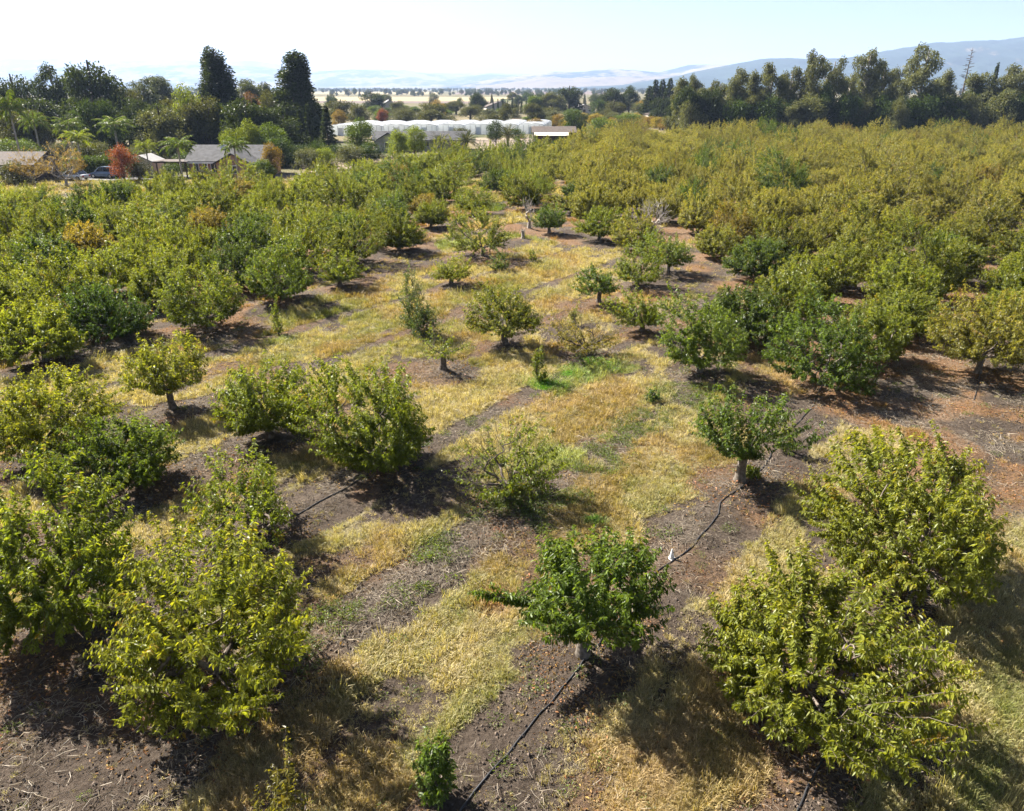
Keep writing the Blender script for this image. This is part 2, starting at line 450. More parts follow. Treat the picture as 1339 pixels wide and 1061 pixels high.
# fields, dirt yard and lane beyond the orchard
def sheet(name, pts, z, mat):
    mb = MB(); n = len(pts)
    mb.add([(x, y, z) for x, y in pts], [tuple(range(n))])
    return tag(mb.build(name, mat), kind='structure')
M['field_tan'] = plain('stubble_field', (0.25, 0.2, 0.1), 0.95, 0.2, 0.02)
M['field_green'] = plain('green_field', (0.13, 0.14, 0.05), 0.95, 0.2, 0.02)
M['field_brown'] = plain('ploughed_field', (0.12, 0.085, 0.07), 0.95, 0.2, 0.02)
M['dirt'] = plain('yard_dirt', (0.2, 0.15, 0.105), 0.95, 0.2, 0.15)
M['asphalt'] = plain('lane_asphalt', (0.10, 0.095, 0.09), 0.9, 0.2, 0.4)
sheet('field', [(-330, 880), (-20, 800), (10, 1180), (-380, 1230)], 0.06, M['field_tan'])
sheet('field', [(-330, 760), (-15, 690), (-20, 799), (-330, 879)], 0.10, M['field_brown'])
sheet('field', [(-20, 790), (60, 770), (70, 1150), (12, 1180)], 0.12, M['field_green'])
sheet('field', [(-120, 1650), (240, 1600), (300, 3000), (-200, 3100)], 0.08, M['field_brown'])
sheet('field', [(-700, 1700), (-140, 1660), (-230, 2500), (-900, 2600)], 0.10, M['field_tan'])
sheet('field', [(0, 330), (110, 318), (120, 345), (0, 356)], 0.05, M['dirt'])
sheet('yard', [(-8, 170), (14, 178), (18, 214), (-10, 218)], 0.05, M['dirt'])
sheet('road', [(-110, 108.5), (-30, 119.5), (-30, 125), (-110, 114.5)], 0.05, M['asphalt'])
sheet('road', [(-40, 150), (-28, 150), (-28, 124), (-34, 124)], 0.06, M['dirt'])

# ------------------------------------------------------------------ plants: growth
def nrm(a):
    return a / (np.linalg.norm(a, axis=-1, keepdims=True) + 1e-9)
def leaves_mesh(P, D, Ln, W, r, tipf, fine=False, up=0.6, hot=None):
    """P base, D direction, Ln length, W width ratio -> verts, faces, lc colour"""
    n = len(P)
    ref = np.array([0, 0, 1.0]) * up + r.normal(0, 0.55, (n, 3))
    side = nrm(np.cross(D, ref)); N = nrm(np.cross(side, D))
    L = Ln[:, None]; w = L * W * 0.5
    down = np.array([0, 0, -1.0])
    if fine:
        v = [P, P + D * L * .3 + side * w * .9 + N * w * .35, P + D * L * .66 + side * w * .8 + N * w * .2 + down * L * .06,
             P + D * L + down * L * .2, P + D * L * .66 - side * w * .8 + N * w * .2 + down * L * .06, P + D * L * .3 - side * w * .9 + N * w * .35]
        V = np.stack(v, 1).reshape(-1, 3); b = np.arange(n)[:, None] * 6
        F = [np.concatenate([b + np.array([[0, 5, 4, 3]]), b + np.array([[0, 3, 2, 1]])])]
        k = 6
    else:
        v = [P, P + D * L * .45 + side * w + N * w * .35, P + D * L + down * L * .15, P + D * L * .45 - side * w + N * w * .35]
        V = np.stack(v, 1).reshape(-1, 3); b = np.arange(n)[:, None] * 4
        F = [np.concatenate([b + np.array([[0, 3, 2]]), b + np.array([[0, 2, 1]])])]
        k = 4
    c = np.stack([r.random(n), tipf, r.random(n) if hot is None else hot, np.ones(n)], 1)
    return V, F, np.repeat(c, k, 0)

class Skel:
    def __init__(s): s.p = []; s.par = []; s.limb = []
    def add(s, p, par, limb): s.p.append(np.asarray(p, float)); s.par.append(par); s.limb.append(limb); return len(s.p) - 1
    def curve(s, start, end, n, limb, bend, r, jit=0.03):
        p0 = s.p[start]; e = np.asarray(end, float); L = np.linalg.norm(e - p0)
        c = (p0 + e) / 2 + np.asarray(bend) * L
        i = start; ids = []
        for t in np.linspace(0, 1, n + 1)[1:]:
            q = (1 - t) ** 2 * p0 + 2 * t * (1 - t) * c + t * t * e + (r.normal(0, jit, 3) * L * (t < .99))
            i = s.add(q, i, limb); ids.append(i)
        return ids
    def radii(s, tip, base):
        n = np.zeros(len(s.p)); kids = [[] for _ in s.p]
        for i in range(len(s.p) - 1, -1, -1):
            if not kids[i]: n[i] = 1
            if s.par[i] >= 0: n[s.par[i]] += n[i]; kids[s.par[i]].append(i)
        ex = math.log(base / tip) / math.log(max(2, n[0]))
        s.kids = kids; s.n = n
        return tip * n ** ex
    def chains(s):
        out = []; stack = [(0, None)]
        while stack:
            i, pre = stack.pop()
            ch = [pre] if pre is not None else []
            ch.append(i)
            while s.kids[i]:
                ks = sorted(s.kids[i], key=lambda k: -s.n[k])
                for k in ks[1:]: stack.append((k, i))
                i = ks[0]; ch.append(i)
            out.append(ch)
        return out

def crown_radius(r, n=7, amp=0.28):
    dirs = nrm(r.normal(0, 1, (n, 3)) + np.array([0, 0, .2])); am = r.normal(0, amp, n)
    def f(d):
        return 1 + np.sum(am * np.exp(-np.maximum(0, 1 - d @ dirs.T) * 6.0), -1)
    return f

def grow_orchard(seed, H, R, th=0.6, nscaf=6, nsec=60, nshoot=430, lps=44, leaf=0.128, fine=True, bare=0.0, lean=(0, 0),
                 trunk_r=0.13, skirt=0.45, amp=0.3, extra=None, upright=0.0, split=True, warmth=0.5, tip=.0045):
    r = np.random.default_rng(seed); s = Skel()
    i = s.add((0, 0, -0.15), -1, -1)
    i = s.add((r.normal(0, .02), r.normal(0, .02), th * .35), i, -1)
    i = s.add((lean[0] * .2 + r.normal(0, .03), lean[1] * .2 + r.normal(0, .03), th), i, -1)
    top = i
    cr = crown_radius(r, 9, amp); fk = np.array([lean[0] * .2, lean[1] * .2, th])
    def env(d, fr):
        """vase: reach from the fork grows from the low side shoots to the shoulder, then rounds over the top"""
        se = d[:, 2]; ce = np.sqrt(np.maximum(0, 1 - se * se))
        rho = 1 / np.sqrt((ce / R) ** 2 + (np.maximum(se, 0) / (H - th)) ** 2) * (.62 + .38 * sstep(-.15, .4, se)) * cr(d) * fr
        q = fk + d * rho[:, None]
        q[:, :2] += np.array(lean) * .8 * fr[:, None]
        q[:, 2] = np.maximum(q[:, 2], .25 * skirt + .1)
        return q
    def dirs(n, lo):
        se = lo + (.97 - lo) * r.random(n) ** .95; a = r.uniform(0, 6.283, n); ce = np.sqrt(1 - se * se)
        d_ = np.stack([np.cos(a) * ce, np.sin(a) * ce, se], 1)
        return nrm(d_ * np.array([R, R, H])) if R / H < .4 else d_
    a0 = r.random() * 6.28
    base_ids = []
    for k in range(nscaf):
        az = a0 + 6.283 * k / nscaf + r.normal(0, .22)
        el = r.uniform(.15, .9) + upright
        d = np.array([[math.cos(az) * math.cos(el), math.sin(az) * math.cos(el), math.sin(el)]])
        e = env(d, np.array([r.uniform(.55, .78)]))[0]
        base_ids += s.curve(top, e, 6, k, (d[0, 0] * .10, d[0, 1] * .10, -.03), r, .018)
    def near_node(q, ids, bias):
        P = np.array([s.p[k] for k in ids]); dd = np.linalg.norm(P - q, axis=1)
        hd = np.linalg.norm(P - np.array([0, 0, th]), axis=1)
        pen = np.where(hd > np.linalg.norm(q - np.array([0, 0, th])), .6, 0)
        return ids[int(np.argmin(dd + pen + bias * np.abs(P[:, 2] - q[2]).clip(0, None) * (P[:, 2] > q[2])))]
    d = dirs(nsec, -.05 + .25 * skirt)
    q = env(d, r.uniform(.42, .82, nsec))
    sec = list(base_ids)
    order = np.argsort(np.linalg.norm(q - np.array([0, 0, th]), axis=1))
    for k in order:
        j = near_node(q[k], sec, .4); sec += s.curve(j, q[k], 4, s.limb[j], (0, 0, .06), r, .03)
    d = dirs(nshoot, -.22 + .45 * skirt + upright * .5)
    fr = np.where(r.random(nshoot) < .68, r.uniform(.84, 1.06, nshoot), r.uniform(.5, .85, nshoot))
    q = env(d, fr)
    w = r.random(nshoot) < .14
    q[w] += (d[w] * .6 + np.array([0, 0, .5])) * r.uniform(.1, .5, (w.sum(), 1)) * min(1.0, H / 3.0) * (d[w, 2:3] > .1)
    S0, S1, S2, leafy = [], [], [], []
    bare_dir = nrm(r.normal(0, 1, 3) + np.array([0, 0, .8])) if bare else None
    if extra is not None: q = np.vstack([q, np.asarray(extra, float)])
    for k in range(len(q)):
        sl = r.uniform(.45, .95) * min(1.0, H / 2.8); od = nrm((q[k] - fk) * np.array([1, 1, .7]) + np.array([0, 0, .35 * R]))
        j = near_node(q[k] - od * sl, sec, .3)
        ids = s.curve(j, q[k], 3, s.limb[j], (0, 0, r.uniform(-.06, .06)), r, .025)
        S0.append(s.p[j]); S1.append(s.p[ids[0]]); S2.append(s.p[ids[-1]])
        lf = 1.0
        if bare and (d[k % nshoot] @ bare_dir > .55 or r.random() < bare): lf = 0.0 if r.random() < .85 else .4
        leafy.append(lf)
    rad = s.radii(tip, trunk_r)
    # wood
    parts = {}
    for ch in s.chains():
        pts = np.array([s.p[k] for k in ch]); rr = rad[ch].copy()
        if len(ch) > 1 and s.par[ch[1]] == ch[0]: rr[0] = min(rr[0], rr[1] * 1.25)
        key = s.limb[ch[1]] if len(ch) > 1 else -1
        if ch[0] == 0:
            cut = ch.index(top) + 1
            pt, rt = pts[:cut], rr[:cut].copy(); rt[0] *= 1.7; rt[1] *= 1.08
            parts.setdefault(-1, []).append(tube_np(pt, rt, 9))
            pts = pts[cut - 1:]; rr = rr[cut - 1:]; rr[0] = rr[1]; key = s.limb[ch[cut]]
        parts.setdefault(key, []).append(tube_np(pts, rr, 6 if rr[0] > .03 else (4 if rr[0] > .012 else 3)))
    # leaves
    S0, S1, S2 = map(np.array, (S0, S1, S2)); leafy = np.array(leafy)
    ln = np.linalg.norm(S2 - S0, axis=1)
    cnt = np.maximum(0, (lps * np.clip(ln / .75, .45, 1.7) * leafy * r.uniform(.75, 1.2, len(ln)))).astype(int)
    k = np.repeat(np.arange(len(ln)), cnt); n = len(k)
    t = 1 - r.random(n) ** 1.25 * np.minimum(1.0, 1.0 / np.maximum(.3, ln[k]))
    C = 2 * S1 - .5 * (S0 + S2) * 1.0
    tt = t[:, None]
    P = (1 - tt) ** 2 * S0[k] + 2 * tt * (1 - tt) * (.5 * C[k] + .25 * (S0[k] + S2[k])) + tt ** 2 * S2[k]
    A = nrm(S2[k] - S0[k])
    Rr = nrm(np.cross(A, r.normal(0, 1, (n, 3))))
    D = nrm(A * .45 + Rr * .75 + np.stack([np.zeros(n), np.zeros(n), -r.uniform(.15, .95, n)], 1))
    L = leaf * r.uniform(.5, 1.3, n) * np.where(t > .93, .75, 1)
    tipf = np.clip((t - .55) / .45, 0, 1) ** 2 * warmth * np.clip((P[:, 2] - .2 * H) / (.6 * H), 0, 1) * r.uniform(.3, 1.2, n)  # young yellow shoot tips, stronger higher up: sunlit crown tops painted into leaf colour
    # a few limbs have turned: colour follows the shoot
    hotshoot = r.random(len(ln)) ** .2 * .972
    hot = np.where(r.random(n) < .5, hotshoot[k], r.random(n) * .97)
    V, F, c = leaves_mesh(P, D, L, .43, r, tipf.clip(0, 1), fine, .8, hot) if n else (None, None, None)
    crown = None if not n else np_mesh('crown', V, F, [M['leaf']], attrs={'lc': ('FLOAT_COLOR', 'POINT', c)})
    def join(lst):
        vs = []; fs = []; o = 0
        for a, b in lst: vs.append(a); fs.append(b + o); o += len(a)
        return np.vstack(vs), np.vstack(fs)
    tv, tf = join(parts.pop(-1))
    trunk = np_mesh('trunk', tv, [tf], [M['bark']], smooth=True)
    limbs = []
    if split:
        for kk in sorted(parts):
            v, f = join(parts[kk]); limbs.append(np_mesh('limb', v, [f], [M['bark']], smooth=True))
    elif parts:
        v, f = join([x for kk in parts for x in parts[kk]]); limbs.append(np_mesh('branches', v, [f], [M['bark']], smooth=True))
    return dict(trunk=trunk, limbs=limbs, crown=crown)

def place_tree(T, x, y, label, tint, group=None, rz=0.0, sc=(1, 1, 1), name='orchard_tree', z=None, cat='tree', barkmat=None):
    z = float(ground_z(x, y)[0]) if z is None else z
    root = empty(name, (x, y, z), rz, sc); tag(root, label, cat, group)
    if T.get('trunk') is not None: mobj('trunk', T['trunk'], root)
    for l in T['limbs']: mobj('limb' if len(T['limbs']) > 1 else 'branches', l, root)
    if T.get('crown') is not None:
        c = mobj('crown', T['crown'], root); c['tint'] = [float(v) for v in tint]
    return root

# ------------------------------------------------------------------ single orchard trees of the foreground and the clearing
G1 = (0.125, 0.16, 0.022); GD = (0.08, 0.125, 0.02); GY_ = (0.156, 0.178, 0.026); GO = (0.168, 0.165, 0.034)
NT = [  # key, seed, overrides, tint, label
 ('front', 11, dict(th=.95, nshoot=330, amp=.42, extra=[(-2.3, -.3, 2.0), (-2.7, -.35, 2.1), (-2.4, -.3, 2.1), (-2.2, -.25, 1.95), (-2.0, -.2, 1.9), (-1.9, -.25, 1.85), (-2.45, -.3, 2.05), (-1.75, -.2, 1.9), (-2.1, -.4, 2.0), (-1.6, -.1, 2.0), (-2.2, -.1, 2.1), (-1.9, -.35, 2.05), (-2.55, -.35, 2.1)], warmth=.35, skirt=1.3), (0.085, 0.13, 0.02),
  'compact dark green tree with pale trunk beside the black hose, front centre'),
 ('rf', 12, dict(th=.6, nshoot=640, nsec=80, amp=.34, leaf=.125, warmth=.7, skirt=.35), GY_, 'largest yellow-green tree in the right foreground with low drooping branches'),
 ('r2', 13, dict(th=.6, nshoot=640, nsec=80, warmth=.7, skirt=.4), GY_, 'big broad tree at the right edge directly behind the largest foreground tree'),
 ('fl', 14, dict(th=.6, nshoot=520, nsec=70, amp=.36, leaf=.125, warmth=.6, skirt=.45), GY_, 'large light-green tree in the left foreground over dark bare soil'),
 ('l', 15, dict(th=.65, nshoot=480, warmth=.6, amp=.36), G1, 'tall tree at the left edge just behind the left foreground tree'),
 ('sp', 16, dict(th=.45, nshoot=260, lps=32, bare=.15, warmth=.4), G1, 'low sparse tree with grey bare twigs on its left side'),
 ('l2', 17, dict(th=.4, nshoot=380, lean=(-.4, 0), warmth=.3, skirt=.3), (0.085, 0.125, 0.02), 'low wide dark tree between the left-edge tree and the dense left block'),
 ('c', 18, dict(th=.5, nshoot=560, warmth=.5, skirt=.25), G1, 'dense rounded tree standing over a black soil patch left of centre'),
 ('ct', 19, dict(th=.55, nshoot=320, lps=32, bare=.14, lean=(-.1, 0), warmth=.4), G1, 'thin-topped tree with bare twigs in the deep shade patch at centre'),
 ('b10', 20, dict(th=.55, nshoot=470, warmth=.5), G1, 'round tree with dark trunk, second in line left of the dense rounded one'),
 ('b11', 21, dict(th=.5, nshoot=470, warmth=.6), GY_, 'yellow-green tree cut by the left edge at mid height'),
 ('b12', 22, dict(th=.8, nshoot=330, lps=36, skirt=1.2, warmth=.5), GY_, 'open umbrella-shaped tree before the dense left block'),
 ('b13', 23, dict(th=.9, nshoot=210, lps=36, skirt=.95, upright=.3, amp=.42, trunk_r=.15, warmth=.25), GD, 'open vase-shaped tree with thick pale trunk on the hose row'),
 ('b14', 24, dict(th=.65, nshoot=430, skirt=.6, warmth=.4), (0.1, 0.145, 0.022), 'green tree with pale trunk, front left corner of the right block'),
 ('b15', 25, dict(th=.6, nshoot=470, skirt=.45, warmth=.3), GD, 'dark green wide tree at the head of the hose row'),
 ('b16', 26, dict(th=.75, nshoot=520, skirt=.7, warmth=.8), GO, 'tall yellowish tree with pale trunk near the right edge at mid height'),
 ('b17', 27, dict(th=.7, nscaf=4, nsec=18, nshoot=80, lps=26, bare=.35, trunk_r=.15, amp=.4, warmth=.5), G1, 'stunted tree with thick stump trunk and nearly bare limbs'),
 ('b18', 28, dict(th=.8, nshoot=340, skirt=.7, amp=.4, trunk_r=.16, warmth=.9), (0.11, 0.13, 0.025), 'spreading orange-tinged tree in the middle of the grassy clearing'),
 ('b19', 29, dict(th=.4, nshoot=230, lps=26, bare=.12, warmth=1.0), (0.145, 0.13, 0.035), 'thin brownish-yellow tree right of the spreading tree in the clearing'),
 ('b22', 30, dict(th=.5, nshoot=200, warmth=.5), G1, 'small light-green tree on bare earth before the right block corner'),
 ('b23', 31, dict(th=.6, nshoot=170, skirt=.7, amp=.45, warmth=.2), GD, 'small dark tree with lopsided crown in the middle clearing'),
 ('b24', 32, dict(th=.4, nshoot=240, warmth=.4), G1, 'small rounded tree behind the lopsided dark one'),
 ('b25', 33, dict(th=.6, nshoot=240, skirt=.7, warmth=.4), (0.1, 0.14, 0.022), 'small flat-topped tree rightmost in the short middle row'),
 ('b27', 34, dict(th=.5, nshoot=190, warmth=.7), GY_, 'small yellowish tree at the right edge of the left block'),
 ('b29', 35, dict(th=.6, nshoot=330, warmth=.7), (0.11, 0.135, 0.024), 'round tree standing alone at the far end of the clearing'),
 ('b30', 36, dict(th=.6, nshoot=300, warmth=.5), G1, 'rounded tree in the far gap between the two blocks, left one'),
 ('b32', 37, dict(th=.6, nshoot=280, warmth=.3), GD, 'tree beside the dead white tree on its right'),
 ('b33', 38, dict(th=.5, nshoot=360, warmth=.5), G1, 'dense dark-based tree at the front left of the right block'),
 ('b34', 39, dict(th=.7, nshoot=320, skirt=.9, warmth=.4), G1, 'rounded tree in the far gap behind the dead white tree'),
 ('L1', 40, dict(th=.4, nshoot=560, skirt=.2, warmth=.1), (0.05, 0.088, 0.02), 'very dark low dense tree at the front of the left block'),
 ('L2', 41, dict(th=.6, nshoot=560, skirt=.45, warmth=.8), (0.115, 0.15, 0.025), 'tall yellowish tree at the front of the left block beside the dark one'),
 ('L4', 42, dict(th=.5, nshoot=540, skirt=.35, warmth=.4), (0.09, 0.13, 0.02), 'green tree at the front of the left block above the small staked sapling'),
 ('L5', 43, dict(th=.5, nshoot=280, skirt=.4, warmth=.5), G1, 'smaller tree at the front right corner of the left block'),
]
for key, seed, kw, tint, lab in NT:
    x, y, h, R = NEAR[key]
    if h > 2.6: h *= .9; R *= 1.07
    kw['warmth'] = kw.get('warmth', .5) + .25  # more of the painted sunlit yellow on the upper shoot tips
    kw['nshoot'] = int(kw['nshoot'] * (1.1 if y < 26 else 1.0))
    if y > 26: kw.update(leaf=.14, lps=int(kw.get('lps', 44) * .8))
    T = grow_orchard(seed, h, R, fine=(y < 19), **kw)
    if 'pale trunk' in lab: T['trunk'].materials[0] = M['bark_mid']
    place_tree(T, x, y, lab, tint, 'single trees round the clearing')

# saplings and small shrubs
SAP = [((-1.45, 10.19), 1.95, .5, 70, GD, 'young narrow sapling in dark green leaf at the bottom edge left of the hose'),
       ((1.27, 32.37), 2.05, .45, 48, G1, 'narrow upright sapling rising from the bright green grass patch'),
       ((6.18, 30.08), .9, .42, 34, (0.075, .12, .03), 'tiny leafy sapling on bare soil left of the hose row'),
       ((-13.12, 39.98), 1.7, .28, 34, G1, 'slim staked sapling on the grass before the left block'),
       ((-17.6, 38.2), 1.2, .5, 40, G1, 'short sapling in the shade below the tall yellowish left-block tree'),
       ((-5.6, 40.4), 3.4, .8, 190, (0.07, .10, .03), 'tall narrow grey-green shrub left of the spreading clearing tree'),
       ((-4.9, 39.3), 2.5, .85, 180, (0.06, .095, .03), 'lower bushy half of the grey-green shrub pair in the clearing'),
       ((-.84, 55.94), 1.9, .9, 110, (0.085, .12, .03), 'small round shrub in the clearing beyond the spreading tree'),
       ((3.6, 41.6), 1.2, .4, 30, GY_, 'small yellow-green sapling behind the brownish clearing tree'),
       ((10.1, 66.0), 1.6, .55, 46, G1, 'small upright sapling before the front left of the right block'),
       ((1.6, 58.6), 1.1, .4, 30, G1, 'tiny sapling in the clearing right of the round shrub'),
       ((8.45, 23.0), .55, .4, 30, G1, 'leafy suckers at the foot of the open vase-shaped tree'),
       ((15.9, 31.1), 1.5, .7, 70, GD, 'low leafy sucker bush right of the dark wide tree'),
       ((12.6, 21.6), 1.9, .9, 70, (0.09, .11, .03), 'low weedy shrub behind the big right-edge tree'),
       ((10.3, 25.2), 1.3, .5, 40, G1, 'thin young shoot between the hose row and the right-edge tree'),
       ((-4.0, 8.75), 3.3, .9, 80, (0.12, .11, .02), 'yellowish shoot tips poking up at the bottom edge left of the sapling')]
for n, ((x, y), h, R, ns, tint, lab) in enumerate(SAP):
    T = grow_orchard(300 + n, h, R, th=.12 if h < 2.6 else .3, nscaf=3 if h < 1.5 else 4, nsec=8 + ns // 8, nshoot=ns, lps=36 if h < 2.2 else 18, leaf=.11, trunk_r=.022 + .008 * h,
                     skirt=.12, upright=.5 if R < .6 else .25, split=False, amp=.35, warmth=.45)
    place_tree(T, x, y, lab, tint, 'saplings and shrubs in the clearing', name='sapling', cat='sapling')

# dead and bare trees
def dead_tree(seed, x, y, h, R, lab, mat, nsh=60):
    T = grow_orchard(seed, h, R, th=.6, nscaf=5, nsec=26, nshoot=nsh, lps=0, trunk_r=.15, skirt=.7, split=False, upright=.3, tip=.011)
    for k in ('trunk',): T[k].materials[0] = mat
    for l in T['limbs']: l.materials[0] = mat
    T['crown'] = None
    return place_tree(T, x, y, lab, None, name='dead_tree', cat='tree')
dead_tree(401, 1.69, 73.85, 3.2, 1.0, 'dead leafless pale tree in the far part of the clearing', M['bark_pale'])
dead_tree(402, 13.6, 71.8, 3.1, 2.3, 'wide leafless grey tree at the front edge of the right block', M['bark_pale'], 150)
dead_tree(403, 1.0, 68.3, 1.2, .5, 'low broken dead stump with a pale snag before the dead white tree', M['bark_pale'], 10)

# ------------------------------------------------------------------ the two dense blocks: individuals, then the far mass
VAR = []
for n in range(9):
    r_ = np.random.default_rng(900 + n)
    VAR.append(grow_orchard(500 + n, r_.uniform(2.9, 3.35), r_.uniform(2.3, 2.6), th=.5, nshoot=470, nsec=60, lps=42, leaf=.155, fine=False, split=False,
                            skirt=.3, amp=.34, warmth=.9))
_r = np.random.default_rng(5)
CLASS = {}
def block_tint(x, y):
    n = float(fbm(np.array([x]), np.array([y]), 14.0, 3, 3.0)[0])
    right = float(sstep(-6, 12, np.array([x - 0.04 * (y - 60)]))[0]) * float(sstep(40, 75, np.array([y]))[0])
    g = np.array([0.13, 0.16, 0.024]); yl = np.array([0.168, 0.17, 0.044])
    c = g * (1 - right) + yl * right
    c = c * (1 + .5 * (n - .5))
    k = _r.random()
    if k < .12: c = np.array([0.068, 0.105, 0.022])
    elif k > .985: c = np.array([0.16, 0.135, 0.035])
    CLASS['now'] = 'dark' if k < .12 else ('rusty' if k > .985 else 'plain')
    return c * _r.uniform(.85, 1.15)
N_SINGLE = 300 - len(NT)
ORD = 'first second third fourth fifth sixth seventh eighth ninth tenth eleventh twelfth thirteenth fourteenth fifteenth sixteenth'.split()
def depth_word(y):
    return 'front' if y < 62 else ('middle' if y < 85 else 'rear')
for n, (x, y, r0, s0) in enumerate(block_sites[:N_SINGLE]):
    side = 'left' if x < np.interp(y, CLEAR_Y, [-2] * 8) and r0 <= -6 and x < -3 else 'right'
    dw = depth_word(y)
    tint = block_tint(x, y); cl = CLASS['now']
    look = {'dark': 'dark green', 'rusty': 'rusty-tinged', 'plain': 'leafy green' if side == 'left' else 'olive-yellow'}[cl]
    where = {'leftfront': 'in the crowded front rows of the left block', 'leftmiddle': 'deep inside the left block', 'leftrear': 'in the rearmost rows of the left block near the houses',
             'rightfront': 'in the crowded front rows of the right block', 'rightmiddle': 'in the middle rows of the right block', 'rightrear': 'far back in the right block'}[side + dw]
    if y < 62:
        order = [t for t in block_sites[:N_SINGLE] if t[2] == r0 and t[1] < 62 and (t[0] < -3) == (x < -3)]
        nth = ORD[min(len(ORD) - 1, order.index(block_sites[n]))]
        lab = f"{look} orchard tree, {nth} from the front in the {ORD[min(len(ORD) - 1, (-6 - r0) if side == 'left' else (r0 + 5 if r0 > -6 else 0))]} row of the {side} block"
    else: lab = f'{look} orchard tree {where}'
    s = _r.uniform(.8, 1.12); 
    place_tree(VAR[int(_r.integers(9))], x, y, lab, tint, f'{dw} {look} trees of the {side} block', rz=_r.uniform(0, 6.28), sc=(s * _r.uniform(.95, 1.08), s, s * _r.uniform(.9, 1.12)))

# ------------------------------------------------------------------ scattering (only for what nobody could count)
def joined_proto(name, T):
    """one mesh with bark and leaves for the far mass"""
    V = []; F4 = []; F3 = []; c = []; o = 0; 
    for me in [T['trunk']] + T['limbs']:
        n = len(me.vertices); v = np.empty(n * 3, np.float32); me.vertices.foreach_get('co', v)
        f = np.empty(len(me.loops), np.int32); me.loops.foreach_get('vertex_index', f)
        V.append(v.reshape(-1, 3)); F4.append(f.reshape(-1, 4) + o); c.append(np.zeros((n, 4))); o += n
    me = T['crown']; n = len(me.vertices); v = np.empty(n * 3, np.float32); me.vertices.foreach_get('co', v)
    f = np.empty(len(me.loops), np.int32); me.loops.foreach_get('vertex_index', f)
    k = me.polygons[0].loop_total
    cc = np.empty(n * 4, np.float32); me.attributes['lc'].data.foreach_get('color', cc)
    V.append(v.reshape(-1, 3)); Fl = f.reshape(-1, k) + o; c.append(cc.reshape(-1, 4))
    w = np.vstack(F4)
    me2 = np_mesh(name, np.vstack(V), [w, Fl], [T['trunk'].materials[0], me.materials[0]], midx=[0] * len(w) + [1] * len(Fl),
                  attrs={'lc': ('FLOAT_COLOR', 'POINT', np.vstack(c))})
    return bpy.data.objects.new(name, me2)      # never linked to the scene
def scatter(name, P, rotz, scale, tint, protos, pick=None, tilt=None):
    n = len(P)
    me = bpy.data.meshes.new(name); me.vertices.add(n); me.vertices.foreach_set('co', np.asarray(P, np.float32).ravel())
    rot = np.zeros((n, 3), np.float32); rot[:, 2] = rotz
    if tilt is not None: rot[:, :2] = tilt
    scale = np.asarray(scale, np.float32)
    if scale.ndim == 1: scale = np.repeat(scale[:, None], 3, 1)
    for k, ty, arr in (('rot', 'FLOAT_VECTOR', rot), ('sc', 'FLOAT_VECTOR', scale)):
        a = me.attributes.new(k, ty, 'POINT'); a.data.foreach_set('vector', arr.ravel())
    t = np.ones((n, 4), np.float32); t[:, :3] = tint
    a = me.attributes.new('tint', 'FLOAT_COLOR', 'POINT'); a.data.foreach_set('color', t.ravel())
    a = me.attributes.new('pick', 'INT', 'POINT')
    a.data.foreach_set('value', (np.random.default_rng(1).integers(0, len(protos), n) if pick is None else pick).astype(np.int32))
    ng = bpy.data.node_groups.new(name, 'GeometryNodeTree')
    ng.interface.new_socket('Geometry', in_out='INPUT', socket_type='NodeSocketGeometry')
    ng.interface.new_socket('Geometry', in_out='OUTPUT', socket_type='NodeSocketGeometry')
    gi = ng.nodes.new('NodeGroupInput'); go = ng.nodes.new('NodeGroupOutput')
    jn = ng.nodes.new('GeometryNodeJoinGeometry')
    for p in protos:
        oi = ng.nodes.new('GeometryNodeObjectInfo'); oi.inputs['Object'].default_value = p; oi.inputs['As Instance'].default_value = True
        ng.links.new(oi.outputs['Geometry'], jn.inputs[0])
    ip = ng.nodes.new('GeometryNodeInstanceOnPoints'); ip.inputs['Pick Instance'].default_value = True
    def na(nm, ty):
        q = ng.nodes.new('GeometryNodeInputNamedAttribute'); q.data_type = ty; q.inputs['Name'].default_value = nm; return q.outputs[0]
    ng.links.new(gi.outputs[0], ip.inputs['Points']); ng.links.new(jn.outputs[0], ip.inputs['Instance'])
    ng.links.new(na('pick', 'INT'), ip.inputs['Instance Index'])
    ng.links.new(na('rot', 'FLOAT_VECTOR'), ip.inputs['Rotation']); ng.links.new(na('sc', 'FLOAT_VECTOR'), ip.inputs['Scale'])
    ng.links.new(ip.outputs[0], go.inputs[0])
    o = mobj(name, me)
    md = o.modifiers.new('scatter', 'NODES'); md.node_group = ng
    return o

rest = block_sites[N_SINGLE:]
if rest:
    R_ = np.array([t[:2] for t in rest]); n = len(R_)
    tints = np.array([block_tint(x, y) for x, y in R_])
    s = _r.uniform(.9, 1.12, n)
    far_protos = [joined_proto('far_orchard_proto', VAR[k]) for k in range(6)]
    o = scatter('orchard_rows', np.stack([R_[:, 0], R_[:, 1], np.zeros(n)], 1), _r.uniform(0, 6.28, n), np.stack([s * 1.04, s * 1.04, s * _r.uniform(.85, 1.1, n)], 1), tints, far_protos)
    tag(o, 'far mass of olive-yellow orchard trees running to the eucalyptus row', 'orchard', kind='stuff')

